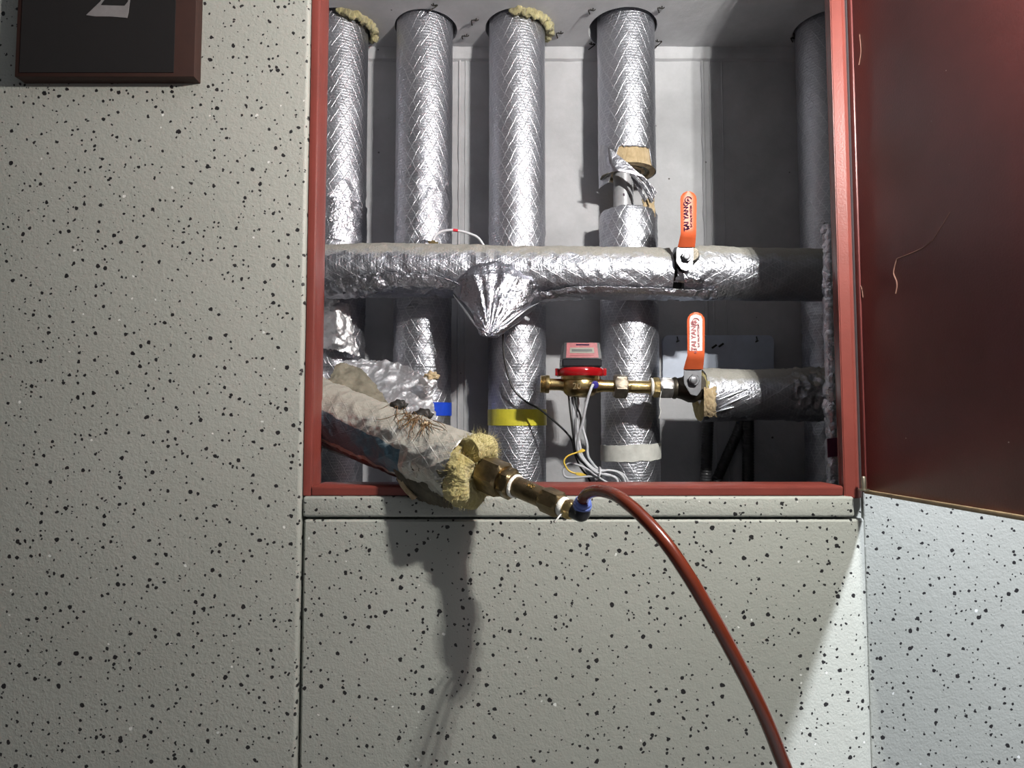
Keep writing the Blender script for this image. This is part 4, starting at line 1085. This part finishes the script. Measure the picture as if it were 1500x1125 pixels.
# foil strip inside the right jamb
o = patch('insulation_strip', [[P(1209 + dx * 0.9 + s_, y, 1.42 - 0.02 * (dx > 5)) for dx in (0, 8, 17)] for y, s_ in ((328, -1), (400, -2), (500, 0), (600, 2), (700, 4), (760, 5))], M['foil_c'], None, 24, 220, 0.005, 30, 0.04, 0.012, 3.0)
tag(o, 'narrow crumpled foil strip standing just inside the right red jamb', 'insulation')
o = prism('maroon_tape', [(P(1217, 643, 1.36).x, P(1217, 643, 1.36).z), (P(1233, 641, 1.36).x, P(1233, 641, 1.36).z), (P(1232, 669, 1.36).x, P(1232, 669, 1.36).z), (P(1218, 671, 1.36).x, P(1218, 671, 1.36).z)], 1.375, 1.378, M['t_maroon'])
tag(o, 'dark maroon tape patch stuck low on the crumpled foil strip', 'tape')
for i, (px, py, lab) in enumerate(((635, 5, 'behind the blue-taped pipe top'), (697, 27, 'between second and third pipe tops'), (683, 50, 'on ceiling edge beside second pipe'), (821, 46, 'right of third pipe top'), (868, 12, 'left of the broken pipe top'), (866, 62, 'below left of the broken pipe top'), (969, 9, 'right of the broken pipe top'), (963, 58, 'low right of the broken pipe top'), (1163, 53, 'left of the shaded right pipe'))):
    o0 = Vector((0, 0, CZ)); d = P(px, py, 1.0) - o0; k = (HC - CZ) / d.z; q = o0 + d * k
    rnd = random.Random(i)
    pts = [q + Vector((0, 0, 0.01)), q + Vector((0.001, 0, -0.006)), q + Vector((0.012 * rnd.choice((-1, 1)), -0.006, -0.010)), q + Vector((-0.010, -0.012, -0.022 - 0.012 * rnd.random()))]
    o = wirepath('tie_wire', pts, 0.0018, M['wire'], None, 6, 5)
    under(wirepath('wire_twist', [q + Vector((-0.006, -0.001, -0.004)), q + Vector((0.001, -0.002, -0.009)), q + Vector((0.008, 0.0, -0.004))], 0.0016, M['wire'], None, 6, 5), o)
    tag(o, 'black wire end sticking from the ceiling, ' + lab, 'wire', 'wire ends in the shaft ceiling')

# ------------------------------------------------------------------ foreground: the slanting insulated branch, its brass fittings and hose
A0 = P(425, 585, 1.47); A1 = P(690, 690, 1.185)
ax = (A1 - A0).normalized()
fb = thing('insulated_branch_pipe', 'weathered foil-wrapped pipe slanting out over the sill, cut yellow wool end', 'pipe', A1)
Lb = (A1 - A0).length
def br(s): return 0.076 - 0.012 * min(1, s / 0.6)
def bdisp(p, s, a): return crk(p, 8, 0.006) + crk(p, 26, 0.0065)
o = tube('foil_jacket', line(A0, A1 - ax * 0.012, 150), br, M['foil_old'], None, 110, bdisp, False, 0.0015,
         endj=lambda th, e: (noise.noise(Vector((math.cos(th) * 3, math.sin(th) * 3, 2))) * 0.022 + noise.noise(Vector((th * 6, 0, 2))) * 0.006) if e == 1 else 0)
under(o, fb)
o = tube('wool_core', line(A0, A1 - ax * 0.006, 60), lambda s: br(s) - 0.006, M['wool'], None, 72, lambda p, s, a: crk(p, 20, 0.004), True); under(o, fb)
# axis-frame: u up, v = ax x u
u_ = (Vector((0, 0, 1)) - ax * ax.z).normalized(); v_ = ax.cross(u_)
o = woolring('wool_lobe', A1 + ax * 0.006, ax, 0.044, 0.027, math.radians(50), math.radians(238), 'wool', 1, 0.85, 0.32); under(o, fb); lobe1 = o
o = woolring('wool_lobe', A1 + ax * 0.004, ax, 0.045, 0.025, math.radians(-58), math.radians(34), 'wool', 9, 0.9, 0.5); under(o, fb); lobe2 = o
def surf_pts(o, par):
    return [(v.co + o.location + par.location, v.normal.copy()) for v in o.data.vertices]
under(fuzz('wool_fibres', surf_pts(lobe1, fb), 500, 0.012, 0.00030, M['wool'], None, 0.6, 1), fb)
under(fuzz('wool_fibres', surf_pts(lobe2, fb), 900, 0.016, 0.00030, M['wool'], None, 0.7, 2), fb)
o = lathe('bore_shade', A1 - ax * 0.02, A1 + ax * 0.2, [(0, 0.026), (0.024, 0.026)], M['near_black'], None, 32); under(o, fb)  # near-black plug added as the shade inside the cut end
# foil flap under the end and the paper-backed sheets standing behind
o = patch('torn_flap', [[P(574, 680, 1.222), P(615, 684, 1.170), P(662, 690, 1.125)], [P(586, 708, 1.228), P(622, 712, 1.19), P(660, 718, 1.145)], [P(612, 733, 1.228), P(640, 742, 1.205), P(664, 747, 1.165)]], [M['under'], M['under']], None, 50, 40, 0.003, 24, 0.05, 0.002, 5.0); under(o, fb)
o = patch('flap_edge', [[P(581, 694, 1.224), P(588, 695, 1.220)], [P(587, 712, 1.222), P(595, 713, 1.218)], [P(605, 733, 1.220), P(612, 729, 1.215)]], M['tan'], None, 6, 30, 0.002, 40, 0.02, 0.004, 1.0); under(o, fb)
o = patch('loose_foil', [[P(500, 600, 1.42), P(540, 595, 1.42), P(590, 605, 1.40), P(645, 628, 1.36)], [P(510, 565, 1.50), P(545, 555, 1.53), P(595, 565, 1.50), P(636, 595, 1.45)], [P(500, 530, 1.56), P(552, 526, 1.60), P(594, 536, 1.57), P(634, 562, 1.50)]], M['foil_b'], None, 110, 60, 0.006, 24, 0.06, 0.0018, 3.0); under(o, fb)
o = patch('loose_foil', [[P(475, 566, 1.40), P(505, 570, 1.40), P(548, 588, 1.38), P(575, 598, 1.36)], [P(485, 548, 1.43), P(510, 548, 1.44), P(542, 562, 1.43), P(562, 582, 1.40)], [P(492, 534, 1.45), P(508, 532, 1.46), P(528, 540, 1.47), P(545, 560, 1.45)]], [M['foil_back'], M['foil_back']], None, 70, 40, 0.005, 20, 0.05, 0.002, 8.0); under(o, fb)
o = patch('curled_foil', [[P(612, 556, 1.47), P(622, 552, 1.45), P(634, 556, 1.45)], [P(618, 566, 1.45), P(628, 564, 1.43), P(640, 562, 1.45)], [P(624, 576, 1.45), P(632, 574, 1.44), P(640, 566, 1.46)]], M['foil_b'], None, 24, 24, 0.006, 50, 0.05, 0.002, 4.0); under(o, fb)
cp = P(632, 552, 1.455)
bm = bmesh.new(); bmesh.ops.create_icosphere(bm, subdivisions=4, radius=1)
for v in bm.verts:
    k = 1 + 0.4 * noise.noise(v.co * 2.2) + 0.15 * noise.noise(v.co * 6); v.co = Vector((v.co.x * 0.017, v.co.y * 0.012, v.co.z * 0.012)) * k + cp
o = from_bm('felt_lump', bm, M['tan'], None, True); under(o, fb)
# charred holes and dry fibres on the upper side
def on_branch(px, py, off=0.002):
    o0 = Vector((0, 0, CZ)); d = (P(px, py, 1.0) - o0)
    # nearest hit on the tapered tube by marching
    k = 0.9
    while k < 1.7:
        p = o0 + d * k; s = (p - A0).dot(ax); q = A0 + ax * s
        if (p - q).length <= br(min(1, max(0, s / Lb))) + off: return p, (p - q).normalized()
        k += 0.002
    p = o0 + d * 1.3; return p, Vector((0, -1, 0.5)).normalized()
for (px, py, rx) in ((584, 594, 0.015), (619, 609, 0.018)):
    p, n_ = on_branch(px, py)
    bm = bmesh.new(); bmesh.ops.create_icosphere(bm, subdivisions=3, radius=1)
    for v in bm.verts: v.co = p + Vector((v.co.x * rx * 1.2, v.co.y * rx * 0.6, v.co.z * rx * 0.8)) * (1 + 0.4 * noise.noise(v.co * 2))
    under(from_bm('charred_hole', bm, M['near_black'], None, True), fb)
p, n_ = on_branch(623, 622); bm = bmesh.new(); bmesh.ops.create_icosphere(bm, subdivisions=3, radius=1)
for v in bm.verts: v.co = p + Vector((v.co.x * 0.009, v.co.y * 0.006, v.co.z * 0.006)) * (1 + 0.5 * noise.noise(v.co * 2))
under(from_bm('wool_tuft', bm, M['tan'], None, True), fb)
rnd = random.Random(11); bm = bmesh.new(); V_, F_ = [], []
for i in range(46):
    cx0 = rnd.uniform(578, 640); cy0 = 588 + (cx0 - 578) * 0.45 + rnd.uniform(0, 14)
    an = rnd.uniform(0.2, 2.9); ln = rnd.uniform(12, 45); pts = []
    for k in range(5):
        t_ = k / 4; x = cx0 + math.cos(an) * ln * (t_) * (1 if rnd.random() > 0.1 else 0.9) + rnd.uniform(-2.5, 2.5); y = cy0 + math.sin(an) * ln * t_ * 0.7 + rnd.uniform(-2, 2)
        q, n_ = on_branch(x, y, 0.004 + 0.004 * rnd.random()); pts.append(q)
    path = catmull(pts, 4); frs = frames(path); base = len(V_); r0 = rnd.uniform(0.0005, 0.0012)
    for j, q in enumerate(path):
        t, a_, b_ = frs[j]; rr = r0 * (1 - 0.6 * j / len(path))
        for k in range(4): V_.append(tuple(q + (a_ * math.cos(k * PI / 2) + b_ * math.sin(k * PI / 2)) * rr))
    for j in range(len(path) - 1):
        for k in range(4): F_.append((base + j * 4 + k, base + j * 4 + (k + 1) % 4, base + (j + 1) * 4 + (k + 1) % 4, base + (j + 1) * 4 + k))
bm.free(); me = bpy.data.meshes.new('dry_fibres'); me.from_pydata(V_, [], F_)
o = link('dry_fibres', me, M['twig']); o['kind'] = 'stuff'; under(o, fb)

# brass run towards the viewer
B0 = A1 - ax * 0.03
def solveY(px):    # distance along the axis for a pixel column
    lo, hi = -0.1, 0.6
    for _ in range(50):
        m_ = (lo + hi) / 2; q = BX0 + bx * m_
        if 750 + F * q.x / (q.y * math.cos(PITCH) + (q.z - CZ) * math.sin(PITCH)) < px: lo = m_
        else: hi = m_
    return BX0 + bx * lo
BX0 = P(690, 684, 1.185); BX1 = P(848, 752, 1.03); bx = (BX1 - BX0).normalized()
bf = thing('brass_fitting_run', 'tarnished brass nuts and adaptor screwed on the slanting pipe', 'pipe fitting', solveY(760))
under(lathe('stub_pipe', BX0 - bx * 0.06, BX1, [(0, 0.0155), ((solveY(716) - BX0).dot(bx) + 0.06, 0.0155)], M['brass_d'], None, 32), bf)
for k in (0.6, 2.5):
    pass
under(hexnut('union_nut', solveY(709), solveY(739), 0.0340, M['brass_d'], None, 0.10, 0.25), bf)
under(hexnut('union_collar', solveY(739), solveY(753), 0.0285, M['brass_d'], None, 0.16, 0.6), bf)
o = woolring('thread_tape', solveY(755), bx, 0.0185, 0.0036, 0, 2 * PI, 'ptfe', 2, 1.1, 0.3, 60, 10); under(o, bf)
q0 = solveY(755); q1 = solveY(797); l1 = (q1 - q0).length
under(lathe('adaptor_body', q0, q1, [(0, 0.0175), (0.004, 0.0185), (l1 * 0.5, 0.0178), (l1, 0.0175)], M['brass_d'], None, 36), bf)
under(hexnut('adaptor_hexagon', solveY(796), solveY(822), 0.0225, M['brass_d'], None, 0.10, 0.35), bf)
o = woolring('thread_tape', solveY(825), bx, 0.0130, 0.0042, 0, 2 * PI, 'ptfe', 5, 1.2, 0.45, 60, 10); under(o, bf)
o = wirepath('tape_tail', [solveY(824) + Vector((0, -0.012, -0.008)), P(818, 758, 1.03), P(813, 765, 1.03)], 0.0014, M['ptfe'], None, 6, 6); under(o, bf)
# lettering 1/2 cast on the adaptor
q = solveY(780); nrm = (Vector((0, -1, 0.9)) - bx * Vector((0, -1, 0.9)).dot(bx)).normalized()
zc_ = nrm; xc_ = bx; yc_ = zc_.cross(xc_)
mt4 = Matrix(((xc_.x, yc_.x, zc_.x, 0), (xc_.y, yc_.y, zc_.y, 0), (xc_.z, yc_.z, zc_.z, 0), (0, 0, 0, 1)))
under(text('casting_mark', '1/2', 0.012, M['brass'], None, Matrix.Translation(q + nrm * 0.0183) @ mt4, 0.0010), bf)
# push-in elbow
el = thing('push_fit_elbow', 'black push-in elbow with blue collar holding the red-brown hose', 'pipe fitting', P(850, 752, 1.03))
under(hexnut('elbow_nut', solveY(828), solveY(840), 0.0165, M['brass'], None, 0.15, 0.2), el)
e0 = solveY(838); e1 = P(852, 753, 1.022); e2 = P(853, 741, 1.020)
under(tube('elbow_body', catmull([e0, e0.lerp(e1, 0.6), e1 + Vector((0, 0, 0.001)), e1.lerp(e2, 0.5), e2], 8), lambda s: 0.0125 + 0.0015 * s, M['black'], None, 28), el)
dd = (P(856, 726, 1.005) - e2).normalized()
under(lathe('release_collar', e2 - dd * 0.002, e2 + dd, [(0, 0.0150), (0.006, 0.0150), (0.007, 0.0135), (0.012, 0.0135), (0.0135, 0.0118)], M['blue'], None, 32), el)
ho = tube('hose', catmull([P(853, 742, 1.020), P(854.5, 731, 1.012), P(861, 723, 1.0), P(875, 719, 0.975), P(893, 722, 0.945), P(912, 732, 0.915), P(940, 756, 0.885), P(975, 795, 0.86), P(1008, 843, 0.845), P(1038, 893, 0.84), P(1066, 943, 0.84), P(1096, 1000, 0.845), P(1120, 1050, 0.85), P(1140, 1100, 0.86), P(1160, 1160, 0.87), P(1185, 1300, 0.90), P(1200, 1600, 0.95), P(1190, 1950, 1.0)], 14), 0.0095, M['hose'], None, 24)
tag(ho, 'glossy red-brown hose arching from the black elbow down past the ledge', 'hose')

# ------------------------------------------------------------------ dark sign at the upper left
sg = thing('wall_sign', 'dark framed sign at the top left of the speckled wall', 'sign', P(160, 60, 1.22))
def sp_(name, x0, y0, x1, y1, Y, th, mat, bev=0.0008):
    a_ = P(x0, y0, Y); b_ = P(x1, y1, Y); o = box(name, (a_.x, Y, b_.z), (b_.x, Y + th, a_.z), mat, None, bev, 2); return under(o, sg)
sp_('sign_board', 38, -260, 284, 112, 1.205, 0.027, M['sign_r'])
sp_('sign_face', 44, -250, 254, 106, 1.2035, 0.004, M['sign_b'], 0.0)
plate_px('pictogram', [(126, 22), (147, 2), (158, -18), (192, -18), (188, 18), (186, 26), (160, 24), (140, 24)], 1.2025, 0.0012, M['sign_g'], sg, 0)
plate_px('pictogram_detail', [(148, 7), (153, 0), (165, -10), (189, -10), (187, 2), (182, 8)], 1.2018, 0.0010, M['sign_b'], sg, 0)
